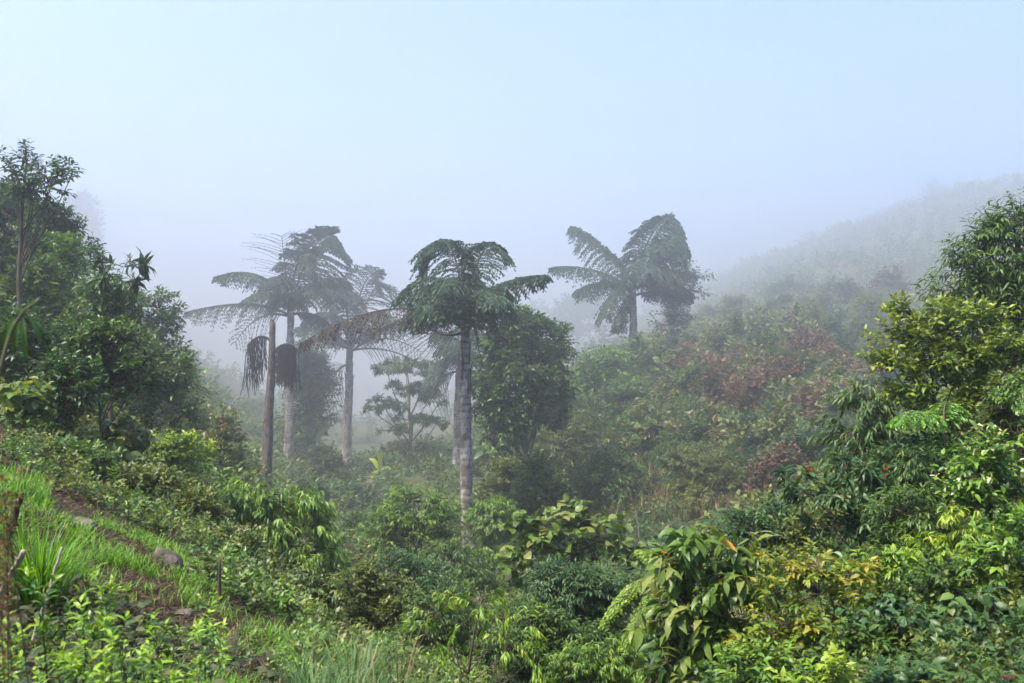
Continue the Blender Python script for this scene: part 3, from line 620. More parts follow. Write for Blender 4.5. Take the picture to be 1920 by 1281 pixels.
plant('rosette_tree', 'tree with rosettes of long drooping leaves against the white fog at left', T, 218, 487, 640, 110, 29, lk='whorl', mat='deep', lp=27, cov=1.9, seed=80, bark='bark', up=.6, trunk=5,
      lobes=[(192, 498, 0, 20, 12), (230, 500, 6, 26, 16), (252, 528, -4, 24, 16), (205, 535, 0, 26, 16), (235, 575, 4, 26, 14), (255, 580, 0, 16, 10), (200, 590, 0, 30, 18), (180, 555, 6, 26, 22), (190, 620, 0, 34, 18)])
plant('round_leaf_shrub', 'shrub topped with large reddish green round leaves on the left slope', SH, 85, 685, 770, 130, 27, 'dome', 'round', 'bronze', 24, 10, 2.0, seed=81, stems=3)
plant('fern_bush', 'bright green feathery bush glowing in the dark of the left slope', SH, 165, 745, 860, 90, 30, 'cone', 'plume', 'fresh', 14, 10, 3.0, seed=82)
plant('twiggy_tree', 'sparse twig tree reaching right over the fog from the left slope', T, 345, 668, 780, 60, 47, 'open', 'lance', 'olive', 10, 9, 1.1, seed=83, trunk=2.4)
plant('pointed_tree', 'small pointed tree with reddish tips standing alone below the left slope', T, 415, 775, 950, 110, 38, lk='fine', mat='bronze', lp=8, cov=3.0, seed=84, trunk=3,
      lobes=[(418, 795, 0, 18, 18), (412, 820, 5, 25, 20), (420, 845, -5, 22, 16), (400, 885, 0, 36, 24), (445, 885, 5, 34, 26), (425, 915, -8, 44, 26), (390, 925, 0, 34, 24), (455, 925, 0, 30, 22)])
plant('plume_tree', 'bright green tree of drooping leaf plumes in the centre left foreground', T, 510, 908, 1110, 250, 27, lk='plume', mat='fresh', lp=17, cov=3.6, seed=85, trunk=4.5, up=.25,
      lobes=[(500, 925, 0, 34, 14), (540, 945, 10, 40, 16), (460, 945, -5, 36, 16), (575, 940, 10, 26, 14), (510, 970, -20, 46, 16), (440, 985, 0, 36, 14), (570, 985, 0, 40, 18), (480, 1010, -10, 40, 14), (545, 1020, -15, 44, 16), (600, 1030, 5, 32, 18), (580, 1065, 0, 44, 20), (615, 1080, 5, 28, 18), (430, 1030, 10, 26, 12)])
plant('plume_tree', 'lower companion of the bright plumed tree leaning to its right', T, 600, 1060, 1160, 110, 24, 'dome', 'plume', 'jungle', 13, 10, 2.6, seed=86)

# ---- middle of the valley
plant('small_tree', 'small forked tree with lit top layers left of the tall palm foot', T, 785, 922, 1075, 160, 36, lk='lance', mat='fresh', lp=10, cov=3.2, seed=100, trunk=3.6, up=.5,
      lobes=[(770, 940, 0, 36, 12), (815, 945, 5, 30, 12), (740, 970, 0, 34, 13), (790, 972, -10, 40, 13), (835, 970, 0, 24, 12), (720, 1005, 5, 32, 14), (770, 1005, -10, 40, 14), (825, 1010, 0, 34, 14), (730, 1035, 5, 32, 14)])
plant('round_leaf_tree', 'low wide tree with large round pale and reddish leaves at centre', T, 1080, 958, 1140, 250, 29, lk='round', mat='bigleaf', lp=17, cov=2.2, seed=101, trunk=4, stems=3, up=.7,
      lobes=[(1080, 975, 0, 50, 14), (1120, 990, 5, 46, 14), (1030, 1000, 0, 44, 14), (980, 995, 5, 22, 12), (1080, 1015, -20, 60, 14), (1150, 1015, 0, 36, 14), (1000, 1040, -5, 50, 16), (1050, 1060, -15, 50, 14), (960, 1060, 0, 40, 14), (1120, 1050, -10, 46, 14), (1175, 1050, 0, 34, 12), (950, 1090, 5, 40, 14)])
for i, (px, top, bot, w, D, env, lk, mt, lp, cov, lb) in enumerate([
  (960, 890, 1000, 150, 47, 'dome', 'fine', 'olive', 8, 3.0, 'feathery yellow green bush right of the tall palm foot'),
  (1060, 815, 920, 150, 58, 'dome', 'lance', 'olive', 9, 3.0, 'layered olive bush on the right behind the round leaved tree'),
  (1110, 700, 790, 110, 74, 'dome', 'ovate', 'fresh', 8, 3.0, 'fresh green tree right of the big dense tree'),
  (1150, 750, 850, 120, 68, 'dome', 'ovate', 'jungle', 8, 3.0, 'dark rounded bush below the fresh green tree'),
  (1050, 750, 840, 110, 66, 'dome', 'lance', 'jungle', 8, 3.0, 'leafy bush at the right skirt of the big dense tree'),
  (1160, 660, 760, 90, 80, 'cone', 'ovate', 'fresh', 8, 3.0, 'light green small tree left of the pointed dark tree'),
  (930, 985, 1060, 100, 40, 'dome', 'plume', 'fresh', 10, 2.8, 'bright small bush touching the pale foot of the tall palm'),
  (1010, 900, 990, 120, 44, 'dome', 'fine', 'jungle', 8, 3.0, 'mid green bush above the round leaved tree'),
  (1130, 880, 970, 120, 50, 'dome', 'lance', 'jungle', 9, 3.0, 'bush in shadow right above the round leaved tree'),
  (860, 1050, 1130, 150, 33, 'dome', 'plume', 'jungle', 11, 2.8, 'green plumed bush below the foot of the tall palm'),
  (760, 1080, 1170, 170, 27, 'dome', 'lance', 'blue', 10, 3.0, 'low dull green bush below the small forked tree'),
  (690, 1010, 1100, 100, 42, 'dome', 'ovate', 'jungle', 9, 2.8, 'soft bush between the plumed tree and the small forked tree'),
  (690, 1110, 1200, 130, 22, 'dome', 'fine', 'olive', 9, 2.8, 'small leaved bush above the long blue grass'),
  (850, 1140, 1260, 170, 20, 'dome', 'lance', 'jungle', 11, 2.8, 'shadowy willow leaved bush at bottom centre'),
  (1090, 1105, 1230, 210, 21, 'dome', 'lance', 'blue', 11, 3.0, 'willow leaved shrub of blue green foliage below the round leaved tree'),
  (1010, 1190, 1300, 180, 17, 'dome', 'lance', 'jungle', 13, 2.8, 'willow leaved shrub cut by the bottom edge at centre'),
  (1130, 1210, 1310, 150, 16, 'dome', 'plume', 'fresh', 12, 2.8, 'bright plumed shrub at the bottom edge left of the oblong leaved tree'),
  (1440, 985, 1100, 130, 22, 'ball', 'ovate', 'deep', 10, 2.8, 'small dark glossy bush above the yellow tipped shrub')]):
    plant('valley_shrub', lb, SH, px, top - 38, bot, w * 1.3, D, env, lk, mt, lp, 13, cov, seed=110 + i)
plant('sapling', 'leaning sapling with dark forked stem and tiers of compound leaves at bottom centre', T, 930, 1085, 1240, 170, 13.5, lk='plume', mat='lime', lp=15, cov=1.3, seed=140, trunk=4, lean=-60, up=.1,
      lobes=[(925, 1105, 0, 26, 8), (900, 1130, 4, 24, 8), (960, 1130, 0, 30, 8), (880, 1160, 0, 24, 8), (945, 1160, -5, 34, 8), (985, 1165, 4, 22, 8), (820, 1150, 8, 26, 10), (800, 1190, 0, 34, 12), (960, 1210, 0, 36, 10), (1000, 1235, 4, 26, 10), (850, 1215, 0, 26, 10)])

# ---- right foreground
plant('oblong_leaf_tree', 'shrub tree with long drooping oblong leaves and a few orange ones, lower right', T, 1320, 1005, 1300, 230, 12, lk='oblong', mat='bigleaf', lp=40, cov=4.8, seed=150, trunk=6, up=.6, stems=2,
      lobes=[(1300, 1030, 0, 50, 22), (1370, 1030, 8, 46, 20), (1250, 1060, 0, 38, 18), (1340, 1090, -12, 50, 24), (1280, 1130, -5, 56, 28), (1380, 1120, 5, 46, 26), (1240, 1160, 0, 34, 22), (1310, 1190, -12, 60, 28), (1380, 1200, 0, 40, 26), (1250, 1240, -5, 50, 26), (1330, 1260, -10, 56, 26)], extra=('withered_leaf', 'petal_orange', 6, 28, 1))
plant('amber_shrub', 'yellow green shrub with orange young tips in the lower right foreground', SH, 1530, 1035, 1290, 230, 11, lk='ovate', mat='amber', lp=17, cov=2.4, seed=151, trunk=4, stems=3, up=.6,
      lobes=[(1540, 1060, 0, 50, 18), (1490, 1080, 5, 44, 16), (1590, 1075, 5, 40, 16), (1530, 1110, -15, 60, 22), (1460, 1120, 0, 36, 18), (1580, 1130, -5, 50, 24), (1480, 1170, -12, 56, 24), (1440, 1190, 0, 34, 18), (1550, 1180, -15, 54, 28), (1500, 1240, -12, 70, 26), (1420, 1250, -5, 44, 22)])
plant('red_bract_tree', 'dark leaved small tree dotted with red bracts rising at lower right', T, 1560, 862, 1060, 210, 15, lk='whorl', mat='blue', lp=26, cov=1.9, seed=152, trunk=4, lean=120, up=.6, extra=('red_bract', 'petal_red', 12, 8, 7),
      lobes=[(1490, 905, 0, 38, 16), (1530, 930, 0, 46, 20), (1590, 880, 8, 40, 18), (1620, 905, 5, 46, 18), (1570, 945, -8, 50, 22), (1650, 930, 5, 44, 20), (1610, 970, -5, 50, 24), (1560, 990, 0, 40, 20), (1640, 1000, -5, 46, 24)])
plant('golden_tree', 'spreading tree with yellow lit top leaves on the upper right', T, 1780, 575, 800, 270, 18, lk='ovate', mat='golden', lp=14, cov=3.4, seed=153, trunk=5, up=.7,
      lobes=[(1720, 600, 0, 44, 18), (1780, 600, 5, 50, 18), (1840, 615, 0, 46, 18), (1690, 635, 0, 44, 16), (1750, 640, -12, 60, 20), (1830, 650, -8, 56, 22), (1880, 660, 5, 34, 20), (1670, 680, 5, 28, 14), (1720, 685, -10, 50, 20), (1790, 690, -15, 60, 24), (1860, 700, -5, 40, 22), (1740, 735, -10, 60, 24), (1820, 745, -8, 60, 26), (1770, 780, -8, 60, 26)])
plant('tall_tree', 'tall dark leafy tree rising at the right edge of the photo', T, 1870, 375, 740, 210, 23, lk='lance', mat='jungle', lp=16, cov=3.4, seed=154, trunk=8,
      lobes=[(1915, 405, 0, 26, 28), (1890, 440, 5, 34, 28), (1835, 445, 0, 22, 12), (1860, 475, 0, 44, 26), (1800, 480, 4, 26, 12), (1910, 490, -10, 50, 40), (1830, 510, 0, 44, 22), (1795, 545, 5, 36, 22), (1860, 560, -10, 56, 34), (1920, 570, 0, 50, 40), (1820, 590, 0, 44, 22), (1890, 630, -10, 50, 34), (1930, 670, 0, 50, 40)])
plant('drooping_tree', 'dark glossy tree with hanging leaf bunches at the left end of the right thicket', T, 1625, 735, 880, 100, 20, lk='plume', mat='jungle', lp=20, cov=3.2, seed=155, trunk=4,
      lobes=[(1640, 750, 0, 34, 16), (1610, 775, 0, 34, 18), (1600, 815, 0, 30, 20), (1640, 805, 5, 36, 24), (1660, 840, 5, 36, 24), (1615, 850, 4, 30, 20)])
for i, (px, top, bot, w, D, env, lk, mt, lp, cov, ex, lb) in enumerate([
  (1700, 800, 930, 180, 18.5, 'dome', 'ovate', 'deep', 15, 3.0, None, 'shadowed bush below the spreading golden tree'),
  (1780, 840, 960, 170, 16.5, 'dome', 'lance', 'deep', 16, 3.0, None, 'dark hanging bush left of the white flowered shrub'),
  (1880, 720, 830, 130, 17, 'dome', 'ovate', 'olive', 13, 2.4, None, 'yellowish bush with dry stems at the right edge under the tall tree'),
  (1860, 820, 960, 180, 12.5, 'dome', 'ovate', 'fresh', 17, 2.6, ('white_bract', 'petal_white', 64, 13, 2), 'shrub with white leafy bracts at the right edge'),
  (1730, 930, 1050, 190, 14, 'dome', 'lance', 'jungle', 16, 2.8, None, 'narrow leaved bush in the middle of the right thicket'),
  (1800, 970, 1080, 150, 12, 'dome', 'plume', 'lime', 17, 2.4, None, 'bright yellow green bush in the right thicket below the white bracts'),
  (1890, 980, 1090, 120, 10.5, 'dome', 'ovate', 'fresh', 20, 2.4, None, 'fresh leaved bush at the right edge below the white bracts'),
  (1660, 1010, 1120, 170, 12, 'dome', 'whorl', 'lime', 20, 2.2, None, 'shrub with pale lime leaf rosettes right of the orange tipped shrub'),
  (1690, 1110, 1220, 220, 10, 'dome', 'heart', 'blue', 19, 2.2, None, 'shrub with rows of grey green heart leaves in the lower right'),
  (1760, 1060, 1150, 150, 11, 'dome', 'fine', 'jungle', 14, 2.8, None, 'dusky fine leaved bush behind the heart leaved shrub'),
  (1860, 1100, 1180, 150, 8.5, 'dome', 'heart', 'jungle', 27, 1.5, None, 'big soft green leaves overhanging the dark gap at right edge'),
  (1880, 1180, 1300, 130, 8, 'dome', 'ovate', 'deep', 20, 2.0, None, 'ragged dark shrub in the bottom right corner'),
  (1800, 1200, 1310, 130, 9, 'dome', 'ovate', 'deep', 22, 2.0, None, 'dark leaved shrub beside the black gap at bottom right'),
  (1620, 1190, 1310, 190, 10, 'dome', 'ovate', 'jungle', 20, 2.6, None, 'deep green shrub under the orange tipped shrub'),
  (1430, 1220, 1320, 170, 9.5, 'dome', 'ovate', 'fresh', 18, 2.4, None, 'bright leafy shrub at the bottom edge right of the oblong leaves'),
  (1540, 1250, 1330, 150, 8.5, 'dome', 'ovate', 'lime', 20, 2.2, None, 'yellowish leafy shrub on the bottom edge'),
  (1520, 960, 1050, 110, 19, 'dome', 'fine', 'olive', 12, 2.6, None, 'dull olive bush behind the red dotted tree'),
  (1850, 1240, 1400, 160, 6.5, 'dome', 'ovate', 'jungle', 26, 2.2, None, 'dark shrub at the bottom right edge below the ragged dark shrub'),
  (1720, 1255, 1400, 170, 7, 'dome', 'ovate', 'deep', 24, 2.4, None, 'shadowed shrub on the bottom edge under the black gap'),
  (1700, 870, 960, 130, 16, 'dome', 'plume', 'jungle', 16, 2.8, None, 'drooping green bush right of the red dotted tree')]):
    plant('thicket_shrub', lb, SH, px, top, bot, w, D, env, lk, mt, lp, 12, cov, seed=160 + i, extra=ex)

# ---- shrubs of the misty right hillside: five kinds built once, then copied
r = rng(77); hk = []
HS = [('fine', 'olive', 'rounded olive shrub among the scrub of the misty right hillside'), ('ovate', 'jungle', 'dark green leafy shrub among the scrub of the misty right hillside'),
      ('lance', 'olive', 'yellow olive shrub with narrow leaves on the misty right hillside'), ('fine', 'bronze', 'russet tinged shrub on the misty right hillside'), ('whorl', 'blue', 'grey green shrub with tufted leaves on the misty right hillside'),
      ('ovate', 'deep', 'dark upright bush on the misty right hillside'), ('fine', 'rust', 'brown withered bush on the misty right hillside'), ('plume', 'jungle', 'feathery drooping shrub on the misty right hillside')]
spots = []
while len(spots) < 150:
    D = math.exp(r.uniform(math.log(42), math.log(190))); px = r.uniform(1130, 1680); Dw = float(wd(D)); x = (px - 960) / F * Dw; z = gz(x, Dw); py = HOR - z / Dw * F
    if py < 560 or py > 960 or (px < 1280 and py > 930) or px > 1600 and py > 760: continue
    if px < 1330 and D > 88: continue
    if any(abs(px - a) < 26 and abs(py - b) < 15 for a, b, *_ in spots): continue
    spots.append((px, py, D, x, z))
protos = []
for i, (px, py, D, x, z) in enumerate(spots):
    j = i % 8; w = r.uniform(55, 125) * (60 / D) ** .6; h = w * r.uniform(.5, .9) * (1.5 if j in (1, 5) and i % 4 == 1 else 1)
    if i < 8:
        lk, mt, lb = HS[j]; o = plant('hillside_shrub', lb, SH, px, py - h, py + 4, w, D, 'dome', lk, mt, 5, 14, 3.0, group='scrub shrubs of the right hillside', seed=200 + i)
        protos.append((o, w * wd(D) / F))
    else:
        o, w0 = protos[j]; Dw = float(wd(D)); s = w * Dw / F / w0
        dup(o, (x, Dw, z - .1), r.random() * 6.28, (s, s, s * r.uniform(.85, 1.25)), HS[j][2], 'scrub shrubs of the right hillside')

# ------------------------------------------------------------------ stuff: grass, scrub, undergrowth
def blades(mb, pos, h, w, r, bend=.5, mat=0, age=None, az=None):
    n = len(pos); az = r.random(n) * 6.28 if az is None else az
    o = np.stack([np.cos(az), np.sin(az), 0 * az], -1); sdv = np.stack([-np.sin(az), np.cos(az), 0 * az], -1)
    h = np.broadcast_to(h, (n,)); w = np.broadcast_to(w, (n,)); b = bend * (.3 + 1.1 * r.random(n))
    rows = []
    for t in (0, .4, .75, 1.0):
        c = pos + UP * (h * (t - .38 * b * t ** 3))[:, None] + o * (h * b * t ** 2)[:, None]
        ww = (w * (1 - t ** 1.7 * .97))[:, None] * sdv * .5
        rows += [c - ww, c + ww]
    V = np.stack(rows, 1); base = (np.arange(n) * 8)[:, None]
    Q = np.concatenate([base + np.array((2 * k, 2 * k + 1, 2 * k + 3, 2 * k + 2)) for k in range(3)], 0)
    mb.add(V.reshape(-1, 3), Q, np.repeat(r.random(n) if age is None else age, 8), mat)

def scatter(n, px, logd, r):
    """points on the ground spread about evenly over the picture"""
    D = np.exp(r.uniform(math.log(float(wd(logd[0]))), math.log(float(wd(logd[1]))), n)); p = r.uniform(px[0], px[1], n); x = (p - 960) / F * D
    z = ground(x, D); return np.stack([x, D, z], -1), p, HOR - z / D * F, D

def weeds(name, n, px, logd, kinds, hpx, r, ok=None, dens=1.0, lp=9):
    """a mass of low plants nobody could count: one mesh"""
    P, p, q, D = scatter(n, px, logd, r)
    k_ = np.ones(n, bool) if ok is None else ok(p, q, D, P); P, p, q, D = P[k_], p[k_], q[k_], D[k_]
    mb = MB(); ch = r.choice(len(kinds), len(P), p=np.array([k[-1] for k in kinds]) / sum(k[-1] for k in kinds))
    mats = [MATS[k[1]] for k in kinds]
    for j, kd in enumerate(kinds):
        s = ch == j; Pj, Dj = P[s], D[s]; m = Dj / F
        if not len(Pj): continue
        hh = hpx * (.5 + r.random(len(Pj))) * m * (40 / np.maximum(Dj, 40)) ** .25 * (300 / np.maximum(Dj, 300)) ** .6
        if kd[0] == 'blade':
            nb = int(26 * dens); pos = np.repeat(Pj, nb, 0) + np.concatenate([r.normal(0, 1, (len(Pj) * nb, 2)) * np.repeat(hh * .28, nb)[:, None], np.zeros((len(Pj) * nb, 1))], 1)
            pos[:, 2] -= .05
            blades(mb, pos, np.repeat(hh, nb) * (.6 + .7 * r.random(len(pos))), np.repeat(m * 2.2, nb), r, .55, j)
        else:
            nc = int(7 * dens); ll = lp * m
            dv = nrm(r.normal(0, 1, (len(Pj), nc, 3)) + UP * .9); dv[..., 2] = np.abs(dv[..., 2])
            B = Pj[:, None] + dv * (hh[:, None, None] * np.array((.8, .8, .7))) * (.4 + .6 * r.random((len(Pj), nc, 1)))
            # leaf size follows distance: work in unit leaves per distance band
            o = np.argsort(Dj)
            for c in np.array_split(o, max(1, min(12, len(o) // 20))):
                if len(c): leaf_cluster(mb, B[c].reshape(-1, 3), nrm(dv[c] + UP * .5).reshape(-1, 3), kd[0], ll[c].mean(), r, j, True)
    return kind(mb.build(name, mats), 'stuff')

r = rng(301)
hill = lambda p, q, D, P: (q < 980) & ((p > 1020) | (D > 200)) & (q > 300)
weeds('hillside_scrub', 8200, (1000, 2300), (42, 520), [('fine', 'olive', .26), ('ovate', 'jungle', .2), ('lance', 'fresh', .10), ('blade', 'reed', .18), ('blade', 'dry', .22), ('blade', 'rust', .16), ('fine', 'bronze', .16)], 20, r, hill, .9, 6.5)
weeds('dry_scrub', 1700, (1120, 1640), (42, 85), [('blade', 'rust', .4), ('blade', 'dry', .4), ('fine', 'olive', .15)], 42, rng(320), lambda p, q, D, P: (q < 970) & (q > 730) & (fnoise(P[:, 0], P[:, 1], 14) > -.05), 1.1, 7)
weeds('valley_undergrowth', 2300, (330, 1300), (24, 130), [('ovate', 'jungle', .3), ('lance', 'blue', .25), ('fine', 'olive', .25), ('plume', 'fresh', .1), ('blade', 'reed', .1)], 15, r, None, .9, 9)
weeds('slope_undergrowth', 3300, (-700, 470), (17, 70), [('ovate', 'jungle', .3), ('fine', 'olive', .25), ('ovate', 'fresh', .15), ('blade', 'reed', .12), ('blade', 'dry', .12), ('blade', 'rust', .12)], 20, r, None, .9, 10)
weeds('thicket_undergrowth', 2900, (1180, 3300), (5, 40), [('ovate', 'deep', .45), ('lance', 'jungle', .35), ('fine', 'olive', .2)], 42, r, lambda p, q, D, P: P[:, 0] > 1.0 + .05 * D, 1.0, 15)
weeds('distant_wood', 1100, (-200, 2100), (170, 1000), [('ovate', 'deep', .6), ('fine', 'jungle', .4)], 16, r, lambda p, q, D, P: (p < 1000), .8, 8)

# bright grass of the near bank, as it grows in patches between bare soil
r = rng(302); P, p, q, D = scatter(150000, (-500, 900), (5.2, 17), r)
pat = fnoise(P[:, 0] * 1.0 + 4, P[:, 1] * 1.0, 2.4); edge = q > 850
lush = ((p > 40) & (p < 560) & (q > 930) & (q < 1140) & (q < 1150))
strip = (q > 1130) & (p > 330)
bare_soil = ((p > 250) & (p < 520) & (q > 1118) & (q < 1190)) | ((p < 330) & (q > 1090))
kp = edge & ((lush & (pat > -.12)) | (strip & (pat > -.1)) | (p < 90) & (q < 1000) | ((q < 1010) & (pat > .1))) & (~bare_soil | (r.random(len(P)) < .10))
P, D = P[kp], D[kp]; tuft = r.random(len(P)) < .045; T0 = P[tuft]; q = r.integers(len(T0), size=int(len(P) * .6)); Pt = T0[q] + np.concatenate([r.normal(0, .035, (len(q), 2)), np.zeros((len(q), 1))], 1)
P = np.concatenate([P[::3], Pt]); D = P[:, 1]; mb = MB()
tall = fnoise(P[:, 0], P[:, 1] + 30, 1.4)
blades(mb, P - UP * .03, (.11 + .08 * np.clip(tall, -.8, 1.4)) * (.5 + .9 * r.random(len(P))) * (1 + .02 * D), .0065 + .0006 * D, r, .7)
s = r.random(len(P)) < .07; blades(mb, P[s] - UP * .02, .12 * (.5 + r.random(s.sum())), .007, r, .9, 1)
kind(mb.build('bank_grass', [MATS['grass'], MATS['dry']]), 'stuff')
# long bluish grass at the foot of the bank
r = rng(303); P, p, q, D = scatter(4500, (560, 800), (7.5, 14), r)
kp = (q > 1130 + (p < 600) * 40) & (fnoise(P[:, 0], P[:, 1], 1.6) > -.3); P = P[kp]; mb = MB()
blades(mb, P - UP * .04, .27 * (.5 + .8 * r.random(len(P))), .011, r, .75, 0); 
r2 = rng(304); s = r2.random(len(P)) < .03; blades(mb, P[s], .4 * (.6 + .6 * r2.random(s.sum())), .008, r2, .35, 1)
kind(mb.build('long_grass', [MATS['reed'], MATS['dry']]), 'stuff')
# leafy weeds and ferns along the rim of the bank
weeds('bank_weeds', 1200, (240, 900), (8.5, 19), [('ovate', 'fresh', .35), ('fine', 'olive', .25), ('lance', 'jungle', .25), ('blade', 'reed', .1), ('blade', 'rust', .1)], 26, rng(311), lambda p, q, D, P: (q > 1060) & ((p > 560) | (q < 1080 + (p - 240) * .3)) & (p > 380) & (fnoise(P[:, 0] * 2, P[:, 1] * 2, 2.0) > -.2), 1.0, 13)
# creeping broad leaves over the bare soil at lower left
r = rng(305); P, p, q, D = scatter(3400, (-150, 520), (5, 10.5), r); kp = (q > 1080) & ((p < 330) | (r.random(len(P)) < .35)) & (fnoise(P[:, 0] * 1.3, P[:, 1] * 1.3, 1.1) > -.35); P = P[kp]; mb = MB()
dv = nrm(r.normal(0, 1, (len(P), 3)) * np.array((1, 1, .15)) + UP * .05); emit(mb, P + UP * (.02 + .10 * r.random((len(P), 1))), dv, UP + r.normal(0, .45, P.shape), .062 * (.6 + .8 * r.random(len(P))), .05 * (.6 + .7 * r.random(len(P))), 'round', r.random(len(P)), 0)
kind(mb.build('creeping_leaves', [MATS['creeper']]), 'stuff')
weeds('ground_weeds', 220, (-150, 560), (4.6, 10.5), [('ovate', 'weedleaf', .6), ('fine', 'fresh', .3), ('ovate', 'jungle', .4)], 20, rng(312), lambda p, q, D, P: (q > 1120) & (fnoise(P[:, 0] * 2, P[:, 1] * 2, 1.0) > .1), .8, 14)
# dry litter, roots and small stones on the bank
r = rng(306); P, p, q, D = scatter(24000, (-120, 760), (5.2, 18), r); kp = q > 900; P = P[kp]; mb = MB()
d = nrm(r.normal(0, 1, P.shape) * np.array((1, 1, .2))); ln = .03 + .15 * r.random(len(P)) ** 3; prisms(mb, P + UP * .015, P + UP * (.02 + .03 * r.random((len(P), 1))) + d * ln[:, None], .004, .002, 0)
emit(mb, P[::3] + UP * .02, nrm(r.normal(0, 1, P[::3].shape) * np.array((1, 1, .25))), UP + r.normal(0, .3, P[::3].shape), .04, .02, 'ovate', r.random(len(P[::3])), 1)
kind(mb.build('leaf_litter', [MATS['burnt'], MATS['rust']]), 'stuff')
# small purple flowers on the hillside
r = rng(307); mb = MB()
for cx, cy_, rx, ry, n in ((1390, 722, 14, 8, 60), (1545, 700, 55, 22, 190), (1480, 670, 60, 20, 70)):
    p = cx + r.normal(0, rx, n); D = wd(r.uniform(80, 120, n)); x = (p - 960) / F * D; z = ground(x, D); q = HOR - z / D * F
    s = np.abs(q - cy_) < ry * 1.6; PP = np.stack([x, D, z + .7 + .7 * r.random(n)], -1)[s]
    if len(PP):
        for _ in range(3): emit(mb, PP, nrm(r.normal(0, 1, PP.shape)), UP + 0 * PP, .16, .11, 'diamond', r.random(len(PP)), 0)
kind(mb.build('wildflowers', [MATS['petal_pink']]), 'stuff')

# ------------------------------------------------------------------ single things
def rock(label, px, py, D, w, h, seed, dep=.8):
    D = float(wd(D)); r = rng(seed); m = D / F; x = (px - 960) * m; z = gz(x, D)
    bm = bmesh.new(); bmesh.ops.create_icosphere(bm, subdivisions=4, radius=1)
    V = np.array([v.co[:] for v in bm.verts]); off = r.random(3) * 9
    pl = nrm(r.normal(0, 1, (9, 3)))
    for a in pl:
        dd = V @ a; c = .62 + .25 * r.random(); V = V - np.maximum(dd - c, 0)[:, None] * a * .9
    V = V * (1 + .07 * fnoise(V[:, 0] * 3 + off[0], V[:, 1] * 3 + V[:, 2] * 2, 2.0) + .035 * fnoise(V[:, 0] * 9 + off[1], V[:, 1] * 7 - V[:, 2] * 8, 2.0))[:, None]
    V = V * np.array((w / 2 * m, w / 2 * m * dep, h * .62 * m)) * 1.25
    for v, c in zip(bm.verts, V): v.co = c
    me = bpy.data.meshes.new('rock'); bm.to_mesh(me); bm.free(); me.materials.append(MATS['rock']); me.shade_smooth()
    o = bpy.data.objects.new('rock', me); COL.objects.link(o); o.location = (x, D, z - h * .12 * m); o.rotation_euler = (0, 0, r.random()); tag(o, label, 'rock'); return o
rock('big grey brown boulder with a sloping face on the grassy left bank', 305, 1020, 14.5, 58, 44, 1)
rock('flat grey stone half sunk in weeds left of the big boulder', 140, 1000, 14.0, 62, 26, 2)
rock('small flat stone at the right end of the grassy bank', 345, 1105, 11.0, 36, 20, 3)
rock('low stone above the bare soil cut of the bank', 335, 1138, 10.2, 44, 18, 4)
rock('pale hazy boulder in the misty hollow between the palms', 705, 915, 80, 44, 26, 5)
rock('brown boulder on the bare earth of the right slope', 1253, 958, 44, 34, 26, 6)
rock('pale flat faced stone lower on the right slope earth', 1262, 1002, 41, 24, 24, 7)

def stick(label, pts, D, r0, r1, mat, seed, cat='stick', name='dead_stick'):
    D = float(wd(D)); r = rng(seed); m = D / F; A = [at(a, b, D + dd) for a, b, dd in pts]; base = A[0].copy(); A = np.array(A) - base
    t = np.linspace(0, 1, 14); ti = np.linspace(0, 1, len(A)); P = np.stack([np.interp(t, ti, A[:, k]) for k in range(3)], -1); P += r.normal(0, .012 * np.linalg.norm(A[-1]) * .3, P.shape)
    rad = np.linspace(r0, r1, 14) * m * (1 + .18 * r.normal(0, 1, 14) * .6); mb = MB(); tube(mb, P, rad, 7)
    for k in range(3):
        i = 4 + 3 * k; d = nrm(r.normal(0, 1, 3)); tube(mb, [P[i], P[i] + d * r0 * m * 2.2], [rad[i] * .6, rad[i] * .25], 5)
    o = mb.build(name, MATS[mat], None); o.location = [float(c) for c in base]; tag(o, label, cat); return o
stick('charred broken stump stick standing in tall grass at the left edge', [(22, 1000, 0), (30, 960, .02), (42, 925, 0)], 7.5, 6.5, 4.2, 'burnt', 1)
stick('thick pale stick leaning at the lower left edge', [(-6, 1130, .1), (20, 1080, 0), (44, 1036, -.1)], 6.2, 6.5, 5, 'deadwood', 2)
stick('long thin bare stick leaning over the soil at lower left', [(62, 1200, 0), (92, 1105, 0), (117, 1028, 0)], 6.0, 4.0, 2.6, 'deadwood', 3)
stick('dark thin stub standing in weeds near the end of the bank', [(412, 1130, 0), (411, 1090, 0), (413, 1050, 0)], 11, 4, 1.6, 'burnt', 4)
for i, (px, y0, y1, D, lean) in enumerate([(1247, 985, 915, 46, 4), (1300, 900, 815, 57, -6), (1262, 860, 800, 60, 2), (1245, 745, 700, 80, 1), (1355, 875, 800, 60, 5), (1430, 790, 740, 74, 0), (1400, 905, 850, 57, -3), (1488, 890, 845, 58, 2), (1200, 1000, 915, 43, -22), (1455, 885, 850, 60, 0)]):
    o = stick('pale bare dead sapling standing in the hillside scrub', [(px, y0 + 12, 0), (px + lean * .4, (y0 + y1) / 2, .3), (px + lean, y1, 0)], D, 1.9, 1.0, 'deadwood', 10 + i, 'dead sapling', 'dead_sapling'); o['group'] = 'bare stems on the hillside'
for i, (px, y0, y1, D) in enumerate([(66, 890, 775, 25), (105, 700, 640, 28), (120, 690, 640, 28), (232, 700, 640, 40), (322, 850, 800, 44)]):
    o = stick('thin pale bare sapling standing on the left slope', [(px - 4, y0 + 20, 0), (px, (y0 + y1) / 2, .1), (px + 5, y1, 0)], D, 1.9, 1.1, 'deadwood', 30 + i, 'dead sapling', 'dead_sapling'); o['group'] = 'bare stems on the left slope'

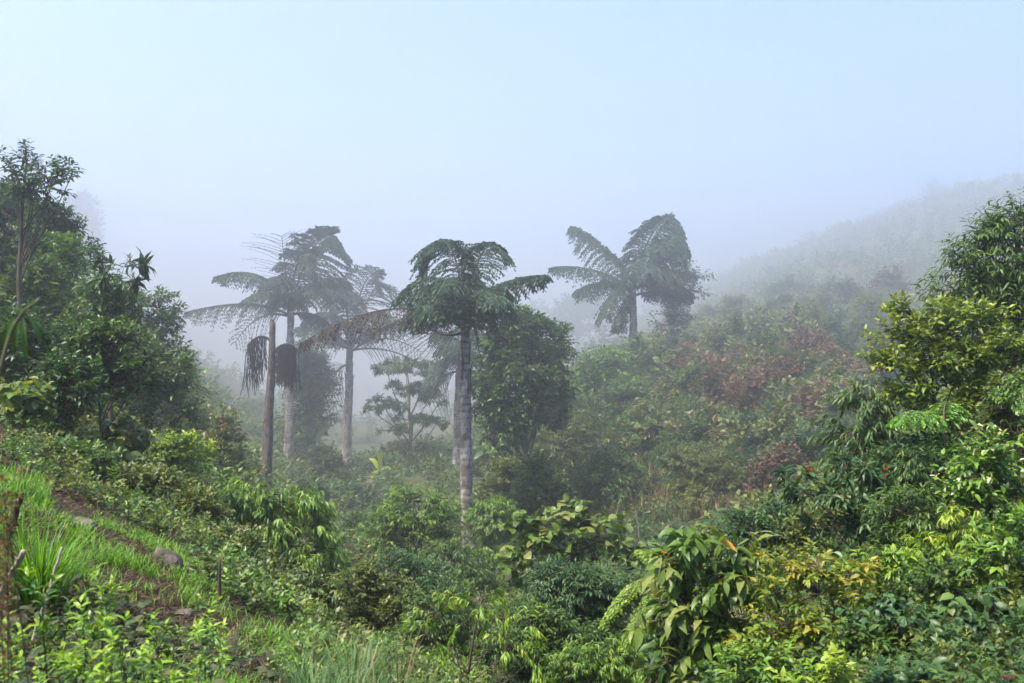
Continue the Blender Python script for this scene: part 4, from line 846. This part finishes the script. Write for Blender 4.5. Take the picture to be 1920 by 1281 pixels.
# dead grass tussocks with arching tan blades
def tussock(label, px, top, D, wpx, mat, seed, n=150, group=None, name='grass_tussock', bend=.7):
    D = float(wd(D)); r = rng(seed); m = D / F; x = (px - 960) * m; z = gz(x, D); h = max((HOR - top) * m - z, .25); root = thing(name, label, 'grass', (x, D, z), group)
    mb = MB(); P = np.concatenate([r.normal(0, wpx * m * .16, (n, 2)), np.zeros((n, 1)) - .05], 1); az = np.arctan2(P[:, 1], P[:, 0]) + r.normal(0, .5, n)
    blades(mb, P, h * (.55 + .6 * r.random(n)), max(.012, 2.2 * m), r, bend, 0, az=az); mb.build('blades', MATS[mat], root); return root
tussock('tan dead grass tussock behind the oblong leaved tree', 1400, 1090, 12.6, 90, 'dry', 1, 220)
tussock('arching straw coloured tussock on the right slope above the bare earth', 1205, 790, 60, 70, 'dry', 2)
tussock('large straw grass clump halfway up the right slope', 1195, 850, 56, 60, 'dry', 3)
tussock('reed tussock of blue green blades on the right slope', 1390, 840, 58, 80, 'reed', 4)
tussock('green reed tussock at the foot of the right slope', 1340, 905, 52, 70, 'reed', 5)
tussock('tall pale green grass clump at the far side of the right slope', 1540, 745, 72, 90, 'reed', 6)
tussock('lush bright green grass tuft beside the charred stick', 75, 925, 9.5, 110, 'grass', 7, 300)
tussock('green grass clump hanging at the left slope under the fern bush', 215, 800, 27, 60, 'reed', 8)
tussock('tall blue green grass clump at the bottom edge left of centre', 665, 1150, 9.5, 130, 'reed', 9, 190)
tussock('straw stalks standing at the bottom edge beside the long grass', 745, 1165, 9.8, 60, 'dry', 10, 40, bend=.3)

# upright weeds of the near bank: three built, the rest copied
def weed(label, px, top, D, seed, group):
    D = float(wd(D)); r = rng(seed); m = D / F; x = (px - 960) * m; z = gz(x, D); h = max((HOR - top) * m - z, .2); root = thing('upright_weed', label, 'weed', (x, D, z - .03), group)
    t = np.linspace(0, 1, 12)[:, None]; a, b = r.normal(0, .09, 2); P = np.concatenate([a * t ** 1.5 * h + .012 * np.sin(t * 9), b * t ** 1.5 * h, t * h], 1)
    ms = MB(); tube(ms, P, np.linspace(.0055, .002, 12), 5); 
    ml = MB(); nb = 9; ii = r.uniform(.25, .95, nb)
    tips = [P[-1]]; dirs = [nrm(P[-1] - P[-2] + UP * .05)]
    for u in ii:
        q = P[int(u * 11)]; d = nrm(np.array((r.normal(), r.normal(), 1.3 + u))); l = h * (.10 + .22 * (1 - u)); tube(ms, [q, q + d * l], [.0028, .0014], 4); tips.append(q + d * l * .7); dirs.append(d)
    tips = np.array(tips); dirs = np.array(dirs)
    p_, d_, u_, t_ = sprays(tips, dirs, 11, .085, 1.1, .12, 0, r); n = len(p_)
    emit(ml, p_, d_, u_, .048 * (.6 + .6 * r.random(n)), .015, 'lance', .35 + .5 * t_ + .15 * r.random(n), 0)
    q0 = P[(r.uniform(.1, .95, 26) * 11).astype(int)]; d0 = nrm(r.normal(0, 1, (26, 3)) * np.array((1, 1, .4)) + UP * .2); emit(ml, q0, d0, UP + 0 * q0, .05, .016, 'lance', .3 + .4 * r.random(26), 0)
    ms.build('stem', MATS['stem'], root); ml.build('leaves', MATS['weedleaf'], root); return root, h
WL = 'thin upright weed with narrow yellow green leaves on the lower left bank'; WG = 'upright weeds in front of the left bank'
ws = [(118, 1085, 5.3), (205, 1095, 5.6), (160, 1150, 5.0), (262, 1135, 5.8), (40, 1180, 4.8), (95, 1160, 5.1), (235, 1190, 5.2), (300, 1170, 5.7), (180, 1215, 4.7), (340, 1200, 5.6), (130, 1230, 4.5), (275, 1230, 5.1), (70, 1235, 4.6), (372, 1160, 6.2), (315, 1240, 5.0), (395, 1120, 7.4), (15, 1225, 4.6), (222, 1240, 4.9)]
pr = []
for i, (px, top, D) in enumerate(ws):
    if i < 3: pr.append(weed(WL, px, top, D, 400 + i, WG))
    else:
        D = float(wd(D)); o, h0 = pr[i % 3]; m = D / F; x = (px - 960) * m; z = gz(x, D); s = max((HOR - top) * m - z, .2) / h0; dup(o, (x, D, z - .03), i * 1.7, (s ** .5, s ** .5, s), WL, WG)

# ferns, compound leaves, banana plants, hanging bamboo blades
def fern(name, label, px, py, D, ends, mat, stem, pin, leaf, n_pin, seed, cat='fern', droop=.35):
    D = float(wd(D)); r = rng(seed); m = D / F; c = at(px, py, D); x, z0 = c[0], gz(c[0], D); root = thing(name, label, cat, (x, D, z0)); b = np.array((x, D, z0)); mb = MB()
    tube(mb, [np.array((0, 0, -.1)), np.array((.03, 0, (c[2] - z0) * .5)), c - b], np.array((3.2, 2.6, 2.2)) * m * (2 if name == 'tree_fern' else .7), 8); mb.build('trunk', MATS['bark'], root)
    for (ax, ay, ad), (ex, ey, ed) in ends:
        frond(root, c - b, at(ax, ay, D) + np.array((0, ad, 0)) - b, at(ex, ey, D) + np.array((0, ed, 0)) - b, pin * m, n_pin, droop, r, mat, stem, leaf * m, leaf * m * .42, .12, 2.0 * m, 0, fwd=.75)
fern('tree_fern', 'tree fern with one bright yellow green frond arching left over the valley', 1262, 1088, 13.5, [((1200, 1055, 0), (1126, 1152, -.3)), ((1215, 1090, -.3), (1150, 1165, -.8)), ((1290, 1040, .4), (1345, 1075, .7)), ((1250, 1050, .6), (1235, 1085, 1.4)), ((1300, 1090, -.4), (1330, 1150, -.8))], 'lime', 'stem', 26, 7.5, 26, 501)
fern('compound_leaf_plant', 'plant with one long pale comb like leaf below the spreading golden tree', 1770, 800, 16, [((1700, 748, -.3), (1628, 778, -.9)), ((1790, 745, .3), (1830, 760, .6))], 'pale_green', 'stem', 46, 11, 15, 502, 'plant', .7) if 'pale_green' in MATS else None
fern('compound_leaf_plant', 'compound leaved plant arching in from the right edge under the golden tree', 1935, 690, 17, [((1880, 690, 0), (1840, 740, -.4)), ((1900, 720, -.3), (1870, 760, -.6))], 'fresh', 'stem', 34, 12, 12, 503, 'plant', .5)

def banana(label, px, py, D, leaves, seed, mat='fresh'):
    D = float(wd(D)); r = rng(seed); m = D / F; x = (px - 960) * m; z0 = gz(x, D); root = thing('banana_plant', label, 'banana plant', (x, D, z0)); b = np.array((x, D, z0)); c = at(px, py, D) - b
    mb = MB(); tube(mb, [np.zeros(3) - UP * .1, c * .5, c], [5 * m, 4 * m, 2.5 * m], 8); mb.build('stem', MATS['stem'], root)
    for (ex, ey, ed, wpx) in leaves:
        E = at(ex, ey, D) + np.array((0, ed, 0)) - b; C = bez(c, (c + E) / 2 + UP * np.linalg.norm(E - c) * .35, E, 12); mb = MB()
        T = nrm(np.gradient(C, axis=0)); Sd = nrm(np.cross(T, UP + np.array((.2, -.6, 0)))); w = wpx * m * np.sin(np.pi * np.linspace(.04, .97, 12)) ** .6
        rows = np.stack([C - Sd * w[:, None] + UP * w[:, None] * .25, C, C + Sd * w[:, None] + UP * w[:, None] * .25], 1).reshape(-1, 3)
        Q = [(3 * i + j, 3 * i + j + 1, 3 * i + j + 4, 3 * i + j + 3) for i in range(11) for j in range(2)]; mb.add(rows, Q, .4 + .4 * r.random()); mb.build('leaf', MATS[mat], root)
banana('pale leaved banana plant glowing in the fog left of the slim tiered tree', 712, 885, 80, [(714, 845, 0, 4.5), (690, 862, 1, 5), (735, 880, -1, 5), (700, 895, -2, 4)], 1, 'lime')
banana('banana plant with one upright leaf right of the slim tiered tree', 815, 880, 80, [(808, 848, 0, 4.5), (835, 870, 1, 4), (795, 885, -1, 4)], 2)
banana('hazy banana plant at the foot of the left palms', 590, 835, 88, [(560, 800, 0, 5), (615, 805, 1, 5), (580, 860, -2, 5), (625, 850, -1, 5)], 3, 'jungle')
banana('banana clump under the big dense tree beside the tall palm', 915, 850, 58, [(950, 835, 0, 7), (960, 860, -1, 7), (900, 830, 1, 6), (890, 860, -1, 6)], 4, 'jungle')
banana('banana plant with a broad drooping leaf under the bright plumed tree', 520, 1055, 29, [(485, 1042, -1, 6), (540, 1040, -1, 7), (500, 1075, -1.5, 5)], 5)
banana('broad pale leaf plant peeping out between the dark bush and orange tips', 1535, 1060, 17, [(1555, 1030, -.4, 9), (1515, 1045, 0, 8)], 6, 'pale')

# blades hanging in from the left edge, very near
r = rng(601); D = 1.7; m = D / F; x = (-70 - 960) * m; z0 = gz(x, D); root = thing('bamboo', 'dark bamboo cane at the left edge with hanging blade leaves near the camera', 'bamboo', (x, D, z0)); b = np.array((x, D, z0))
mb = MB(); tube(mb, bez(np.zeros(3) - UP * .1, at(-75, 620, D) - b, at(62, 570, D) - b, 16), np.linspace(.008, .002, 16), 6); mb.build('stem', MATS['stem'], root)
mb = MB()
for (ax, ay), (ex, ey), w_ in (((44, 590), (48, 680), 12), ((52, 585), (98, 668), 11), ((38, 600), (22, 672), 10), ((30, 596), (-4, 655), 14), ((58, 572), (74, 556), 6), ((20, 600), (6, 640), 10)):
    A = at(ax, ay, D) - b; E = at(ex, ey, D) - b; emit(mb, A[None], (E - A)[None], np.array(((.1, -1, .3),)), float(np.linalg.norm(E - A)), w_ * m, 'lance', .3 + .4 * r.random(), 0)
mb.build('leaves', MATS['jungle'], root)
r = rng(602); D = 2.35; m = D / F; x = (0 - 960) * m; z0 = gz(x, D); root = thing('reed_plume', 'blurred brown flowering reed plumes at the left edge near the camera', 'reed', (x, D, z0)); mb = MB(); ml = MB()
for ex, ey in ((12, 930), (24, 950), (3, 900), (40, 885), (6, 975), (-14, 940)):
    E = at(ex, ey, D) - np.array((x, D, z0)); A = np.array((r.normal(0, .08), r.normal(0, .08), -.05)); C = bez(A, (A + E) / 2 + UP * .1, E, 14); tube(ml, C, np.linspace(.0025, .001, 14), 5)
    q = C[7:].repeat(26, 0); dd = nrm(r.normal(0, 1, q.shape) * np.array((.7, .7, .5)) + UP * .5); emit(mb, q, dd, UP + 0 * q, .022, .002, 'diamond', r.random(len(q)), 0)
ml.build('stem', MATS['stem'], root); mb.build('plume', MATS['dry'], root)
print('leaves', sum(NL)); print('objects', len(bpy.data.objects), 'script bytes ok')
